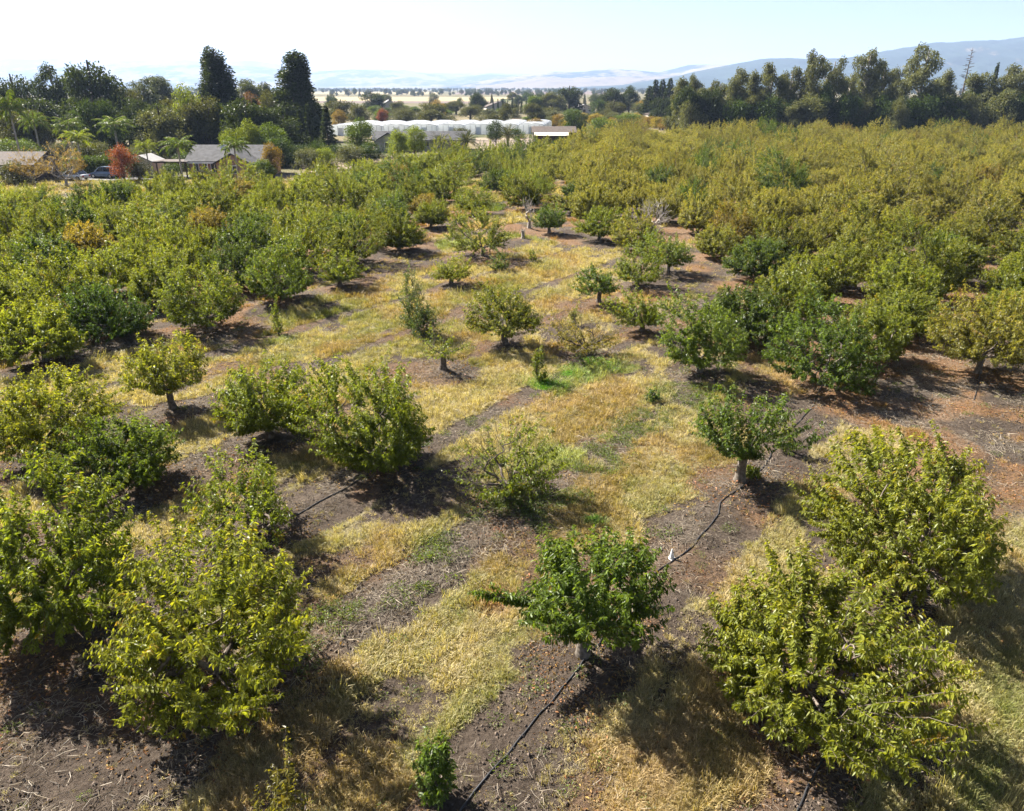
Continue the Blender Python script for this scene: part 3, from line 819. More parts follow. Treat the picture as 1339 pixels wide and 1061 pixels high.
# ------------------------------------------------------------------ background trees: prototypes of nominal size, height 10, width given
def clump_tree(seed, H, clumps, trunk_r, leaf, nleaf, barkmat, drop=0.35, trunkpts=None, limbs=True, orient=.7, W=.55):
    """clumps: (x, y, z, rx, rz); leaves sit through the outer part of every clump"""
    r = np.random.default_rng(seed)
    cl = np.array(clumps, float)
    vol = cl[:, 3] ** 1.4 * cl[:, 4] ** .7
    cnt = (nleaf * vol / vol.sum()).astype(int)
    k = np.repeat(np.arange(len(cl)), cnt); n = len(k)
    d = nrm(r.normal(0, 1, (n, 3)) + np.array([0, 0, .15])); fr = r.random(n) ** .38
    lump = 1 + .22 * np.sin(d[:, 0] * 5 + k) * np.sin(d[:, 1] * 5 + 2 * k) + r.normal(0, .07, n)
    P = cl[k, :3] + d * (fr * lump)[:, None] * np.stack([cl[k, 3], cl[k, 3], cl[k, 4]], 1)
    D = nrm(d * orient + r.normal(0, .6, (n, 3)) + np.array([0, 0, -drop]))
    V, F, c = leaves_mesh(P, D, leaf * r.uniform(.6, 1.3, n), W, r, r.random(n) * .25, False, .5, r.random(n) * .95)
    crown = np_mesh('crown', V, F, [M['far_leaf']], attrs={'lc': ('FLOAT_COLOR', 'POINT', c)})
    tp = np.array(trunkpts if trunkpts is not None else [(0, 0, -.3), (0, 0, H * .3), (.1, .05, H * .6), (0, 0, H * .85)], float)
    mb = [tube_np(tp, np.linspace(1, .25, len(tp)) * trunk_r, 7)]
    trunk = np_mesh('trunk', mb[0][0], [mb[0][1]], [barkmat], smooth=True)
    lm = []
    if limbs:
        vs = []; fs = []; o = 0
        for q in cl:
            zb = max(H * .12, q[2] - max(.8, math.hypot(q[0], q[1])) * 1.1)
            b = np.array([np.interp(zb, tp[:, 2], tp[:, 0]), np.interp(zb, tp[:, 2], tp[:, 1]), zb])
            e = q[:3] + np.array([0, 0, q[4] * .3]); m_ = (b + e) / 2 + np.array([0, 0, -.2]) + r.normal(0, .15, 3)
            v, f = tube_np(np.array([b, m_, e]), np.array([.38, .25, .1]) * trunk_r, 5); vs.append(v); fs.append(f + o); o += len(v)
        lm = [np_mesh('branches', np.vstack(vs), [np.vstack(fs)], [barkmat], smooth=True)]
    return dict(trunk=trunk, limbs=lm, crown=crown)
def P_oak(seed, n=15, leaf=.36, nl=7000):
    r = np.random.default_rng(seed); c = []
    for k in range(n):
        a = r.uniform(0, 6.28); rr = 3.2 * math.sqrt(r.random()); z = 9.3 - 1.9 - .33 * rr ** 1.5 - r.uniform(0, 4.2) * (r.random() < .6)
        c.append((rr * math.cos(a), rr * math.sin(a), max(2.2, z), r.uniform(1.2, 2.0), r.uniform(.9, 1.5)))
    return clump_tree(seed, 10, c, .42, leaf, nl, M['bark_dark'], .2)
def P_round(seed, leaf=.34, nl=6000):
    r = np.random.default_rng(seed); c = [(0, 0, 5.2, 2.9, 3.6)]
    for k in range(13):
        a = r.uniform(0, 6.28); rr = r.uniform(1.3, 2.9); z = r.uniform(2.3, 7.8); s = 1 - abs(z - 5) / 7
        c.append((rr * s * math.cos(a) * 1.25, rr * s * math.sin(a) * 1.25, z, r.uniform(1.0, 1.6), r.uniform(1.0, 1.6)))
    c.append((.3, 0, 8.4, 1.5, 1.5))
    return clump_tree(seed, 10, c, .3, leaf, nl, M['bark_dark'], .3)
def P_euc(seed, nl=11000):
    r = np.random.default_rng(seed); c = []
    lean = r.normal(0, .5, 2)
    for k in range(20):
        z = 1.6 + 7.4 * (k + r.random()) / 20; a = r.uniform(0, 6.28); rr = r.uniform(.3, 2.2) * (1.05 - .55 * (z / 10) ** 2)
        c.append((rr * math.cos(a) + lean[0] * z / 10, rr * math.sin(a) + lean[1] * z / 10, z, r.uniform(.75, 1.25) * (1.15 - .05 * z), r.uniform(.6, 1.0)))
    tp = [(0, 0, -.3), (lean[0] * .3, lean[1] * .3, 3), (lean[0] * .6, lean[1] * .6, 6), (lean[0], lean[1], 9)]
    return clump_tree(seed, 10, c, .24, .26, nl, M['bark_euc'], .75, tp, orient=.45, W=.42)
def P_poplar(seed, twin):
    r = np.random.default_rng(seed); c = []
    for k in range(60):
        z = .9 + 8.3 * k / 60 + r.uniform(0, .3); w = 1.25 * max(.05, math.sin(math.pi * min(1, (z / 10) ** .75))) ** .6
        a = r.uniform(0, 6.28); rr = w * r.uniform(.3, .95)
        xo = (.36 if k % 2 else -.36) if twin and z > 7.6 else 0
        c.append((rr * math.cos(a) + xo, rr * math.sin(a), z, .2 + .3 * w, .6 + .3 * w))
    c += [(.36, 0, 9.35, .16, .6), (-.38, 0, 9.6, .15, .55)] if twin else [(.05, 0, 9.5, .22, .6), (-.3, .1, 9.2, .2, .5)]
    return clump_tree(seed, 10, c, .2, .2, 26000, M['bark_dark'], -.75, limbs=False, orient=.5)
def P_conifer(seed, nl=4200):
    r = np.random.default_rng(seed)
    n = nl; z = 10 * (1 - r.random(n) ** .62); tier = .75 + .25 * np.sin(z * 7 + r.random(n) * .8)
    w = 1.95 * (1 - z / 10.2) * tier * r.random(n) ** .4 * r.uniform(.85, 1.2, n); a = r.uniform(0, 6.28, n)
    P = np.stack([w * np.cos(a), w * np.sin(a), z - .12 * w + .1], 1)
    D = nrm(np.stack([np.cos(a), np.sin(a), -.35 + r.normal(0, .35, n)], 1) + r.normal(0, .25, (n, 3)))
    V, F, c = leaves_mesh(P, D, .42 * r.uniform(.6, 1.2, n), .38, r, r.random(n) * .2, False, .7, r.random(n) * .95)
    v, f = tube_np(np.array([(0, 0, -.3), (0, 0, 5), (0, 0, 9.9)], float), np.array([.2, .12, .02]), 6)
    return dict(trunk=np_mesh('trunk', v, [f], [M['bark_dark']], smooth=True), limbs=[], crown=np_mesh('crown', V, F, [M['far_leaf']], attrs={'lc': ('FLOAT_COLOR', 'POINT', c)}))
def P_bush(seed, nl=4500):
    r = np.random.default_rng(seed); c = [(0, 0, 4.5, 3.2, 4.2)]
    for k in range(16):
        a = r.uniform(0, 6.28); rr = r.uniform(1.5, 3.6); z = r.uniform(.8, 7.2); q = math.sqrt(max(.1, 1 - (max(0, z - 2) / 8) ** 2))
        c.append((rr * q * math.cos(a), rr * q * math.sin(a), z, r.uniform(1.0, 1.7), r.uniform(1.2, 2.0)))
    return clump_tree(seed, 8, c, .25, .4, nl, M['bark_dark'], .1, limbs=False)
def P_twig(seed):
    T = grow_orchard(seed, 10, 4.6, th=1.6, nscaf=7, nsec=90, nshoot=700, lps=11, leaf=.36, fine=False, split=False, trunk_r=.3, skirt=1.5, bare=.1)
    T['crown'].materials[0] = M['far_leaf']; T['trunk'].materials[0] = M['bark_pale']; T['limbs'][0].materials[0] = M['bark_pale']
    return T
def frond(r, az, el, L, w, mode):
    """one feather frond: a rachis with leaflets on both sides, arching over"""
    n = 11; t = np.linspace(0, 1, n)
    droop = {'palm': 1.5, 'date': .75}[mode]
    ang = el - droop * t ** 1.4
    seg = L / (n - 1); rr = np.concatenate([[0], np.cumsum(np.cos(ang[:-1]) * seg)]); zz = np.concatenate([[0], np.cumsum(np.sin(ang[:-1]) * seg)])
    P = np.stack([rr * math.cos(az), rr * math.sin(az), zz], 1)
    side = np.array([-math.sin(az), math.cos(az), 0])
    k = np.repeat(np.arange(1, n), 4); s = np.tile([1, 1, -1, -1], n - 1).astype(float)
    off = np.tile([0, .5, 0, .5], n - 1)
    base = P[k] - (P[k] - P[k - 1]) * off[:, None]
    T = nrm(P[k] - P[k - 1])
    D = nrm(side * s[:, None] * .9 + T * .55 + np.array([0, 0, -.55 if mode == 'palm' else .05]) + r.normal(0, .12, (len(k), 3)))
    Ln = w * np.sin(np.clip(k / n, .08, 1) * 2.7 + .25).clip(.25, 1) * r.uniform(.85, 1.1, len(k))
    return P, base, D, Ln
def P_palm(seed, mode, nf, L, w, zt, skirt):
    r = np.random.default_rng(seed); B = []; Dd = []; Ln = []; rv = []; rf = []; o = 0
    for k in range(nf):
        az = k * 2.399 + r.normal(0, .15); u = (k + .5) / nf
        el = 1.35 - u * (1.5 if mode == 'palm' else 1.75) + r.normal(0, .08)
        P, b, D, l = frond(r, az, el, L * r.uniform(.85, 1.1), w, mode)
        z = np.array([0, 0, zt]); B.append(b + z); Dd.append(D); Ln.append(l)
        v, f = tube_np(P + z, np.linspace(.06, .015, len(P)), 3); rv.append(v); rf.append(f + o); o += len(v)
    B, Dd, Ln = np.vstack(B), np.vstack(Dd), np.concatenate(Ln)
    V, F, c = leaves_mesh(B, Dd, Ln, .16 if mode == 'palm' else .13, r, r.random(len(B)) * .3, False, .3, r.random(len(B)) * .95)
    crown = np_mesh('crown', V, F, [M['far_leaf']], attrs={'lc': ('FLOAT_COLOR', 'POINT', c)})
    rach = np_mesh('fronds', np.vstack(rv), [np.vstack(rf)], [M['frond_stem']])
    tr = .16 if mode == 'palm' else .26
    zz = np.array([-.3, 0, .3 * zt, .7 * zt, zt - .3, zt])
    v, f = tube_np(np.stack([0 * zz, 0 * zz, zz], 1), np.array([1.5, 1.3, 1, .95, 1.0 if mode == 'palm' else 1.9, 1.1 if mode == 'palm' else 2.1]) * tr, 9)
    trunk = np_mesh('trunk', v, [f], [M['bark_pale'] if mode == 'palm' else M['bark']], smooth=True)
    T = dict(trunk=trunk, limbs=[rach], crown=crown)
    return T
M['frond_stem'] = plain('frond_stem', (0.24, 0.2, 0.07), .7)
PROTO = {
 'oak': [P_oak(601), P_oak(602, 18), P_oak(603, 13), P_oak(604, 16)], 'round': [P_round(611), P_round(612), P_round(613)],
 'euc': [P_euc(621 + k) for k in range(7)], 'poplar': [P_poplar(631, True), P_poplar(632, False)], 'conifer': [P_conifer(641), P_conifer(642), P_conifer(643)],
 'bush': [P_bush(651), P_bush(652), P_bush(653)], 'twig': [P_twig(661)], 'cone': [P_round(671, .36, 3800)],
 'palm': [P_palm(681, 'palm', 26, 3.3, .95, 7.6, 0), P_palm(682, 'palm', 22, 3.5, 1.0, 7.4, 0)], 'date': [P_palm(691, 'date', 46, 2.9, .5, 2.6, 0)]}
NOM = {k: [] for k in PROTO}
for k, l in PROTO.items():
    for T in l:
        me = T['crown']; v = np.empty(len(me.vertices) * 3, np.float32); me.vertices.foreach_get('co', v); v = v.reshape(-1, 3)
        NOM[k].append((np.percentile(np.hypot(v[:, 0], v[:, 1]), 96) * 2, v[:, 2].max()))
TINT = {'dark': (.032, .046, .018), 'olive': (.07, .075, .03), 'grey': (.07, .085, .055), 'bright': (.15, .19, .03), 'green': (.085, .125, .025), 'darkgreen': (.04, .065, .018),
        'rust': (.13, .07, .05), 'tan': (.26, .19, .08), 'greyleaf': (.095, .105, .062), 'red': (.19, .06, .04), 'orange': (.2, .14, .035), 'queen': (.085, .125, .035),
        'eucl': (.105, .115, .06), 'yellow': (.23, .185, .04), 'dead': (.1, .1, .1)}
BG = [
(-112.6,182,15.6,11.3,'oak','dark',"dark rounded tree at the far left edge behind the tall slim palm"),
(-107.2,188,18.4,8.1,'euc','dark',"dark airy tall tree just left of the broad dark dome tree"),
(-92.6,178,18.4,14.0,'oak','dark',"broad dark dome-topped tree, the largest at upper left"),
(-94.4,196,14.0,8.2,'oak','olive',"olive tree right of the broad dark dome tree"),
(-105.6,230,15.9,7.8,'euc','grey',"hazy grey-green tree standing well behind the broad dark dome tree"),
(-102.7,236,16.4,8.9,'euc','grey',"hazy grey-green tree farther back left of the first poplar"),
(-67.7,166,14.1,7.2,'round','bright',"yellow-green leafy tree at the left foot of the first poplar"),
(-65.9,180,21.4,7.9,'poplar','dark',"tall dark poplar with two peaks, left one of the pair"),
(-48.2,182,20.7,9.1,'poplar','dark',"tall dark poplar with single blunt peak, right one of the pair"),
(-78.6,235,15.4,10.2,'euc','grey',"grey-green tree in the gap between the two poplars, left of centre"),
(-74.7,240,14.6,10.0,'euc','grey',"grey-green tree in the gap between the two poplars, nearer the right one"),
(-67.0,205,12.2,6.6,'round','rust',"reddish-brown crown in the gap between the two poplars"),
(-58.7,195,12.6,7.0,'oak','olive',"rounded olive tree touching the left side of the right poplar"),
(-66.0,190,10.3,5.4,'round','tan',"tan leafless-looking crown right of the left poplar"),
(-65.2,160,9.7,3.7,'conifer','dark',"small dark conifer, leftmost below the left poplar"),
(-63.6,162,10.2,3.7,'conifer','dark',"small dark conifer, second from left below the left poplar"),
(-59.0,160,10.2,3.4,'conifer','dark',"small dark conifer at the right foot of the left poplar"),
(-56.8,162,10.5,4.0,'conifer','dark',"dark conifer, pointed, midway between the poplars"),
(-55.3,172,10.8,4.3,'conifer','dark',"dark conifer right of centre between the poplars"),
(-49.0,165,8.8,3.8,'conifer','dark',"dark conifer at the left foot of the right poplar"),
(-45.8,162,9.2,3.4,'conifer','dark',"dark conifer directly in front of the right poplar"),
(-42.6,160,9.5,3.7,'conifer','dark',"dark conifer under the right poplar, left of a twin"),
(-41.8,163,9.8,3.4,'conifer','dark',"dark conifer under the right poplar, right of its twin"),
(-38.8,166,9.6,4.4,'conifer','dark',"dark conifer standing clear to the right of the right poplar"),
(-86.3,168,10.9,9.6,'oak','dark',"dark low tree in front of the broad dome tree"),
(-101.8,170,11.3,11.3,'oak','dark',"dark low tree at left behind the palms"),
(-77.2,165,10.9,6.9,'oak','dark',"dark low tree between dome tree and grey oak"),
(-64.8,146,9.7,8.9,'oak','greyleaf',"grey-leaved rounded oak above the red tree"),
(-85.1,135,5.2,7.9,'bush','green',"green hedge bush behind the tall slim palm"),
(-71.5,132,4.9,5.9,'bush','olive',"olive bush above the clipped hedge"),
(-46.1,138,8.1,4.8,'round','bright',"light green rounded tree behind the pink house, left one"),
(-43.1,140,7.4,7.0,'round','green',"light green broad tree behind the pink house, right one"),
(-48.7,136,6.6,3.9,'round','bright',"small light green tree behind the pink house roof ridge"),
(-40.6,136,5.4,6.1,'bush','darkgreen',"dark green bush at the right end of the pink house"),
(-67.9,109,5.7,5.3,'twig','tan',"dry tan half-bare tree at left edge before the brown roof"),
(-62.0,107,6.8,6.0,'twig','tan',"large dry tan half-bare tree left of the parked cars"),
(-56.3,112,5.7,4.0,'cone','red',"bright red autumn tree beside the parked cars"),
(-35.8,116,5.6,3.4,'round','orange',"small green and orange tree at the right corner of the pink house"),
(-34.1,138,4.9,3.5,'bush','darkgreen',"dark round bush near the white gate"),
(-31.6,132,3.9,3.9,'bush','bright',"yellow-green bush at the edge of the orchard below the gate"),
(-29.0,140,3.7,5.7,'bush','greyleaf',"grey-green bush left of the grey house"),
(-30.3,158,7.6,6.1,'round','green',"round-headed green tree in front of the white greenhouses"),
(-26.1,144,4.1,5.0,'bush','darkgreen',"dark green bush left of the grey house gable"),
(-22.0,150,5.8,4.3,'round','bright',"yellow-green tree before the grey house, left one"),
(-19.3,156,6.3,4.2,'round','bright',"yellow-green tree before the grey house, right one"),
(-3.9,190,6.0,4.0,'round','darkgreen',"small dark round tree at the greenhouse end beside the tall date palm"),
(17.7,222,7.5,6.4,'round','darkgreen',"round dark green tree on the orchard's far edge near the shed"),
(26.2,232,5.4,8.9,'bush','green',"wide green bush on the orchard's far edge right of the round tree"),
(33.3,238,5.0,6.4,'bush','olive',"olive bush on the orchard's far edge"),
(-78.1,124,12.6,5.2,'palm','queen',"tall slim palm at the far left edge"),
(-84.4,140,9.2,5.4,'palm','queen',"palm with full crown right of the tall slim palm"),
(-81.9,146,7.9,5.9,'palm','queen',"palm with drooping crown above the dry tan tree"),
(-69.7,126,6.8,5.4,'palm','bright',"light green palm directly behind the dry tan tree"),
(-72.4,144,8.1,7.2,'palm','queen',"wide palm above the red tree"),
(-55.2,118,5.8,3.7,'palm','bright',"small bright palm between red tree and pink house"),
(-47.8,112,6.6,5.0,'palm','queen',"palm with arching fronds at the left corner of the pink house"),
(-39.0,110,6.7,4.5,'palm','queen',"palm standing in front of the pink house gable"),
(-15.2,168,4.2,5.9,'date','dark',"date palm before the grey house, left of a pair"),
(-9.7,166,4.9,5.8,'date','dark',"date palm before the grey house, right of the pair"),
(-1.0,182,5.5,5.6,'date','dark',"date palm standing alone in the dirt yard by the shed"),
(-20.0,160,3.2,4.4,'date','dark',"low young date palm left of the grey house windows"),
(37.3,236,5.0,5.9,'date','green',"palm tuft on the orchard's far edge near the eucalyptus row"),
(-64.2,300,8.8,13.2,'oak','olive',"olive oak beyond the greenhouses, nearest the right poplar"),
(-57.3,262,6.5,5.5,'round','orange',"small orange tree beyond the greenhouses near the right poplar"),
(-73.6,420,10.9,14.4,'oak','dark',"dark flat-topped tree before the pale field"),
(-48.7,300,5.9,4.6,'round','red',"small deep red tree beyond the greenhouses"),
(-39.0,292,6.3,9.5,'bush','olive',"olive bush beyond the greenhouses right of the red one"),
(-31.8,310,7.8,11.8,'oak','olive',"olive tree beyond the middle of the greenhouses"),
(-24.0,286,4.7,7.1,'bush','olive',"low olive bush behind the greenhouses, middle"),
(-31.6,340,8.6,7.1,'round','tan',"tan tree standing before the pale field"),
(-17.2,330,6.1,9.5,'oak','olive',"olive tree beyond the right end of the greenhouses"),
(-9.6,340,4.7,9.8,'oak','greyleaf',"grey tree beyond the right end of the greenhouses"),
(-19.4,430,10.8,9.8,'oak','dark',"dark tall tree before the pale field, right part"),
(11.0,380,9.7,10.8,'oak','green',"green tree left of the leaning grey oaks"),
(18.9,380,11.4,12.3,'oak','greyleaf',"airy grey oak in the line beyond the yellow trees"),
(27.7,388,13.7,13.2,'oak','dark',"tall dark oak, left of the big oak pair"),
(38.9,360,8.3,9.6,'round','darkgreen',"round dark tree between the two tall oaks"),
(47.0,380,13.1,15.1,'oak','dark',"broad oak with visible trunk beyond the yellow trees"),
(58.5,400,14.1,10.6,'oak','dark',"tall dark oak touching the broad oak on its right"),
(64.2,380,8.4,6.5,'round','orange',"orange autumn tree before the redwoods"),
(59.5,370,7.2,10.6,'bush','greyleaf',"grey bush right of the broad oak"),
(60.1,352,13.6,5.3,'conifer','dark',"dark redwood, leftmost of the clump before the eucalyptus row"),
(62.3,350,16.1,5.3,'conifer','dark',"dark redwood, second of the clump before the eucalyptus row"),
(66.0,354,16.4,5.3,'conifer','dark',"dark redwood, third of the clump before the eucalyptus row"),
(68.5,350,16.7,5.3,'conifer','dark',"dark redwood, tallest at the eucalyptus end of the clump"),
(56.7,300,9.9,6.3,'oak','dark',"low dark tree under the redwoods"),
(48.0,226,15.9,7.2,'euc','eucl',"leftmost eucalyptus of the right-hand row"),
(52.2,230,16.7,5.6,'euc','eucl',"second eucalyptus from the left end of the right-hand row"),
(55.3,226,13.3,6.4,'euc','eucl',"shorter eucalyptus in the left part of the right-hand row"),
(59.4,231,15.2,6.5,'euc','eucl',"eucalyptus beside the gap in the left part of the right-hand row"),
(62.6,226,18.2,7.6,'euc','eucl',"tall pale eucalyptus in the left third of the right-hand row"),
(68.8,230,17.7,6.5,'euc','eucl',"eucalyptus right of the tall pale one in the left third"),
(72.4,226,19.6,6.8,'euc','eucl',"eucalyptus before the mountain's left shoulder"),
(79.5,230,18.5,6.5,'euc','eucl',"eucalyptus with rounded top right of the mountain's shoulder"),
(83.9,226,22.8,6.3,'euc','eucl',"very tall eucalyptus with split crown left of row centre"),
(90.6,229,21.4,6.8,'euc','eucl',"tall eucalyptus touching the split-crowned one"),
(97.1,232,17.2,6.1,'euc','eucl',"lower eucalyptus in the dip at row centre"),
(98.6,226,23.2,8.0,'euc','eucl',"tall wide eucalyptus just right of row centre"),
(105.2,229,19.8,6.0,'euc','eucl',"eucalyptus at the right shoulder of the wide centre one"),
(111.4,233,19.0,6.1,'euc','eucl',"eucalyptus in the dip left of the tallest one"),
(114.4,226,24.5,9.6,'euc','eucl',"tallest eucalyptus with white limbs in the right part"),
(123.9,231,18.1,6.9,'euc','eucl',"eucalyptus right of the tallest one"),
(132.1,236,23.4,5.3,'snag','dead',"bare grey conifer with stub branches poking above the row"),
(133.1,229,17.3,7.7,'euc','eucl',"eucalyptus in front of the bare conifer"),
(139.4,234,19.6,3.9,'conifer','dark',"narrow dark conifer near the right edge"),
(138.3,226,18.2,7.2,'euc','eucl',"eucalyptus second from the right edge"),
(140.6,224,20.6,8.4,'euc','eucl',"tall eucalyptus at the right edge"),
(147.5,226,21.5,8.4,'euc','eucl',"tall eucalyptus half outside the right edge"),
(48.9,218,10.3,8.3,'bush','eucl',"low leafy clump at the left foot of the eucalyptus row"),
(60.5,219,11.0,10.4,'bush','darkgreen',"low dark clump under the tall pale eucalyptus"),
(71.1,220,11.8,10.4,'bush','darkgreen',"low dark clump under the mountain's left shoulder"),
(81.1,219,12.2,11.2,'bush','eucl',"low leafy clump under the split-crowned eucalyptus"),
(91.9,220,12.2,10.4,'bush','darkgreen',"low dark clump at the row's centre"),
(102.1,220,11.4,9.6,'bush','darkgreen',"low dark clump under the wide centre eucalyptus"),
(104.4,216,11.1,5.3,'round','eucl',"pale small tree in front of the row, left of the tallest one"),
(111.3,219,11.8,10.4,'bush','darkgreen',"low dark clump under the tallest eucalyptus"),
(121.2,220,12.2,10.4,'bush','darkgreen',"low dark clump left of the bare conifer"),
(125.5,217,11.4,7.0,'round','eucl',"yellowish small tree under the bare conifer"),
(133.9,218,12.9,8.3,'round','eucl',"pale rounded tree near the right edge"),
(141.4,219,12.2,10.4,'bush','darkgreen',"low dark clump at the right edge"),
]
def bg_tree(x, y, h, w, kind, tint, lab, group, n, z=0.0):
    r = np.random.default_rng(5000 + n)
    kk = 'cone' if kind == 'cone' else kind
    vi = int(r.integers(len(PROTO[kk])))
    if kind == 'poplar': vi = 0 if 'two peaks' in lab else 1
    W0, H0 = NOM[kk][vi]
    c = np.array(TINT[tint]) * r.uniform(.88, 1.12)
    nm = {'oak': 'oak_tree', 'euc': 'eucalyptus_tree', 'poplar': 'poplar_tree', 'conifer': 'conifer_tree', 'round': 'leafy_tree', 'bush': 'bush', 'twig': 'dry_tree', 'cone': 'autumn_tree',
          'palm': 'palm_tree', 'date': 'date_palm', 'snag': 'dead_conifer'}[kind]
    sx = w / W0 * (1.4 if kind == 'euc' else 1.15 if kind == 'poplar' else (1.7 if 'redwood' in lab else 1.0)); sz = h / H0
    return place_tree(PROTO[kk][vi], x, y, lab, c, group, rz=0.3 * r.normal() if kind == 'poplar' else r.uniform(0, 6.28), sc=(sx, sx, sz), name=nm, z=z, cat='bush' if kind == 'bush' else ('palm' if kind in ('palm', 'date') else 'tree'))
GRP = {'oak': 'background broadleaf trees', 'euc': 'row of tall eucalyptus trees', 'poplar': 'pair of poplars', 'conifer': 'dark conifers', 'round': 'background broadleaf trees', 'bush': 'background bushes',
       'twig': 'dry trees by the cars', 'cone': 'autumn trees', 'palm': 'palms by the houses', 'date': 'date palms'}
for n, (x, y, h, w, kind, tint, lab) in enumerate(BG):
    if kind == 'snag':
        mb = MB(); mb.tube([(0, 0, -.3), (0, 0, h * .6), (.1, 0, h)], [.3, .2, .03], 6)
        br = MB(); r = np.random.default_rng(77)
        for k in range(46):
            z = h * (.45 + .53 * k / 46); a = r.uniform(0, 6.28); L = 2.6 * (1.02 - z / h) ** .6 * r.uniform(.5, 1.1) + .25
            br.tube([(0, 0, z), (L * .6 * math.cos(a), L * .6 * math.sin(a), z - .1), (L * math.cos(a), L * math.sin(a), z + .15)], [.06, .05, .02], 4)
            for q in range(3):
                t = .4 + .25 * q; b = a + r.normal(0, .8)
                br.tube([(L * t * math.cos(a), L * t * math.sin(a), z), (L * t * math.cos(a) + .5 * math.cos(b), L * t * math.sin(a) + .5 * math.sin(b), z + .1)], [.05, .03], 3)
        root = empty('dead_conifer', (x, y, 0)); tag(root, lab, 'tree')
        mb.build('trunk', M['bark_dark'], root, smooth=True); br.build('branches', M['bark_dark'], root)
        continue
    bg_tree(x, y, h, w, kind, tint, lab, GRP[kind], n)
_r = np.random.default_rng(30)
for (x, y, h, w, kind, tint, lab) in ((-49.6, 112.5, 3.0, 3.6, 'bush', 'darkgreen', 'dark garden bush screening the carport beside the pink house'), (-44.6, 112, 2.3, 3.0, 'bush', 'olive', 'olive garden bush below the pink house windows'),
        (-36.4, 113, 3.4, 4.0, 'round', 'green', 'small green tree screening the right gable corner of the pink house'), (-55.6, 115, 3.6, 4.0, 'round', 'olive', 'small olive tree right in front of the garden shed'),
        (-70.5, 109, 3.6, 5.0, 'bush', 'olive', 'olive bush under the roof at the far left edge'), (-41.0, 212, 3.6, 6.0, 'round', 'olive', 'olive tree before the left greenhouses'),
        (-27.0, 214, 3.0, 7.0, 'bush', 'green', 'green bush before the middle greenhouses'), (-14.0, 212, 3.3, 6.0, 'bush', 'olive', 'olive bush before the middle greenhouses'), (1.0, 216, 2.8, 5.0, 'bush', 'darkgreen', 'dark bush before the right greenhouses')):
    bg_tree(x, y, h, w, kind, tint, lab, None, 1200 + int(abs(x)))
# small yellow autumn orchard in the strip beyond the far edge
_r = np.random.default_rng(31)
for k in range(34):
    x = 8 + 46 * ((k * .618) % 1) ; y = 252 + 9 * (k % 7) + _r.normal(0, 1.5)
    x = x * y / 270
    gold = _r.random() < .4
    bg_tree(x, y, _r.uniform(3.2, 4.6), _r.uniform(4.5, 7.0), 'round', 'orange' if gold else ('yellow' if _r.random() < .4 else 'olive'),
            'golden small tree in the yellow strip beyond the main orchard' if gold else 'yellow-olive small tree in the yellow strip beyond the main orchard',
            'golden trees of the yellow strip' if gold else 'yellow-olive trees of the yellow strip', 600 + k)
# low trees and shrubs between the greenhouses and the pale field, slim cypresses by a far garden
for k in range(52):
    y = _r.uniform(262, 470); x = _r.uniform(-.25, .16) * y
    kind, tint, lab = [('oak', 'olive', 'olive tree among the scrub between greenhouses and pale field'), ('bush', 'olive', 'low olive shrub among the scrub between greenhouses and pale field'),
                       ('bush', 'greyleaf', 'low grey shrub among the scrub between greenhouses and pale field'), ('round', 'green', 'small green tree among the scrub between greenhouses and pale field')][k % 4]
    bg_tree(x, y, _r.uniform(3.5, 7.0) * (1.15 if kind == 'oak' else .8), _r.uniform(6, 11), kind, tint, lab, lab.split(' among')[0] + 's beyond the greenhouses', 700 + k)
for k in range(9):
    bg_tree(-10 + 2.5 * k, 424 + (k % 2), _r.uniform(6.5, 8.5), 1.7, 'conifer', 'dark', 'slim dark cypress in the short row by the far garden', 'row of slim cypresses', 800 + k)
# groves filling in behind the houses and along the eucalyptus row
_r = np.random.default_rng(33)
for k in range(34):
    y = _r.uniform(150, 205); x = -(.66 - .42 * ((k * .618) % 1)) * y * 1.0
    bg_tree(x, y, _r.uniform(7.5, 11.5), _r.uniform(7, 11), 'oak', ['dark', 'dark', 'olive', 'darkgreen'][k % 4], 'dark broadleaf tree packed in the grove behind the left-hand houses', 'grove behind the left-hand houses', 900 + k)
for k in range(26):
    y = _r.uniform(122, 150); x = -(.62 - .42 * ((k * .618) % 1)) * y
    if abs(x + 43) < 8 and y < 132: continue
    bg_tree(x, y, _r.uniform(2.6, 4.6), _r.uniform(4, 6.5), 'bush', ['darkgreen', 'olive', 'green', 'greyleaf'][k % 4], 'garden bush among the left-hand houses', 'garden bushes among the houses', 950 + k)
for k in range(40):
    x = 46 + 106 * (k + _r.random()) / 40; y = _r.uniform(219, 236)
    bg_tree(x, y, _r.uniform(8.5, 14.5), _r.uniform(6.5, 9), ['oak', 'round', 'euc'][k % 3], ['darkgreen', 'eucl', 'dark'][int(_r.integers(3))], 'lower leafy tree closing the gaps of the eucalyptus row', 'understorey of the eucalyptus row', 1000 + k)
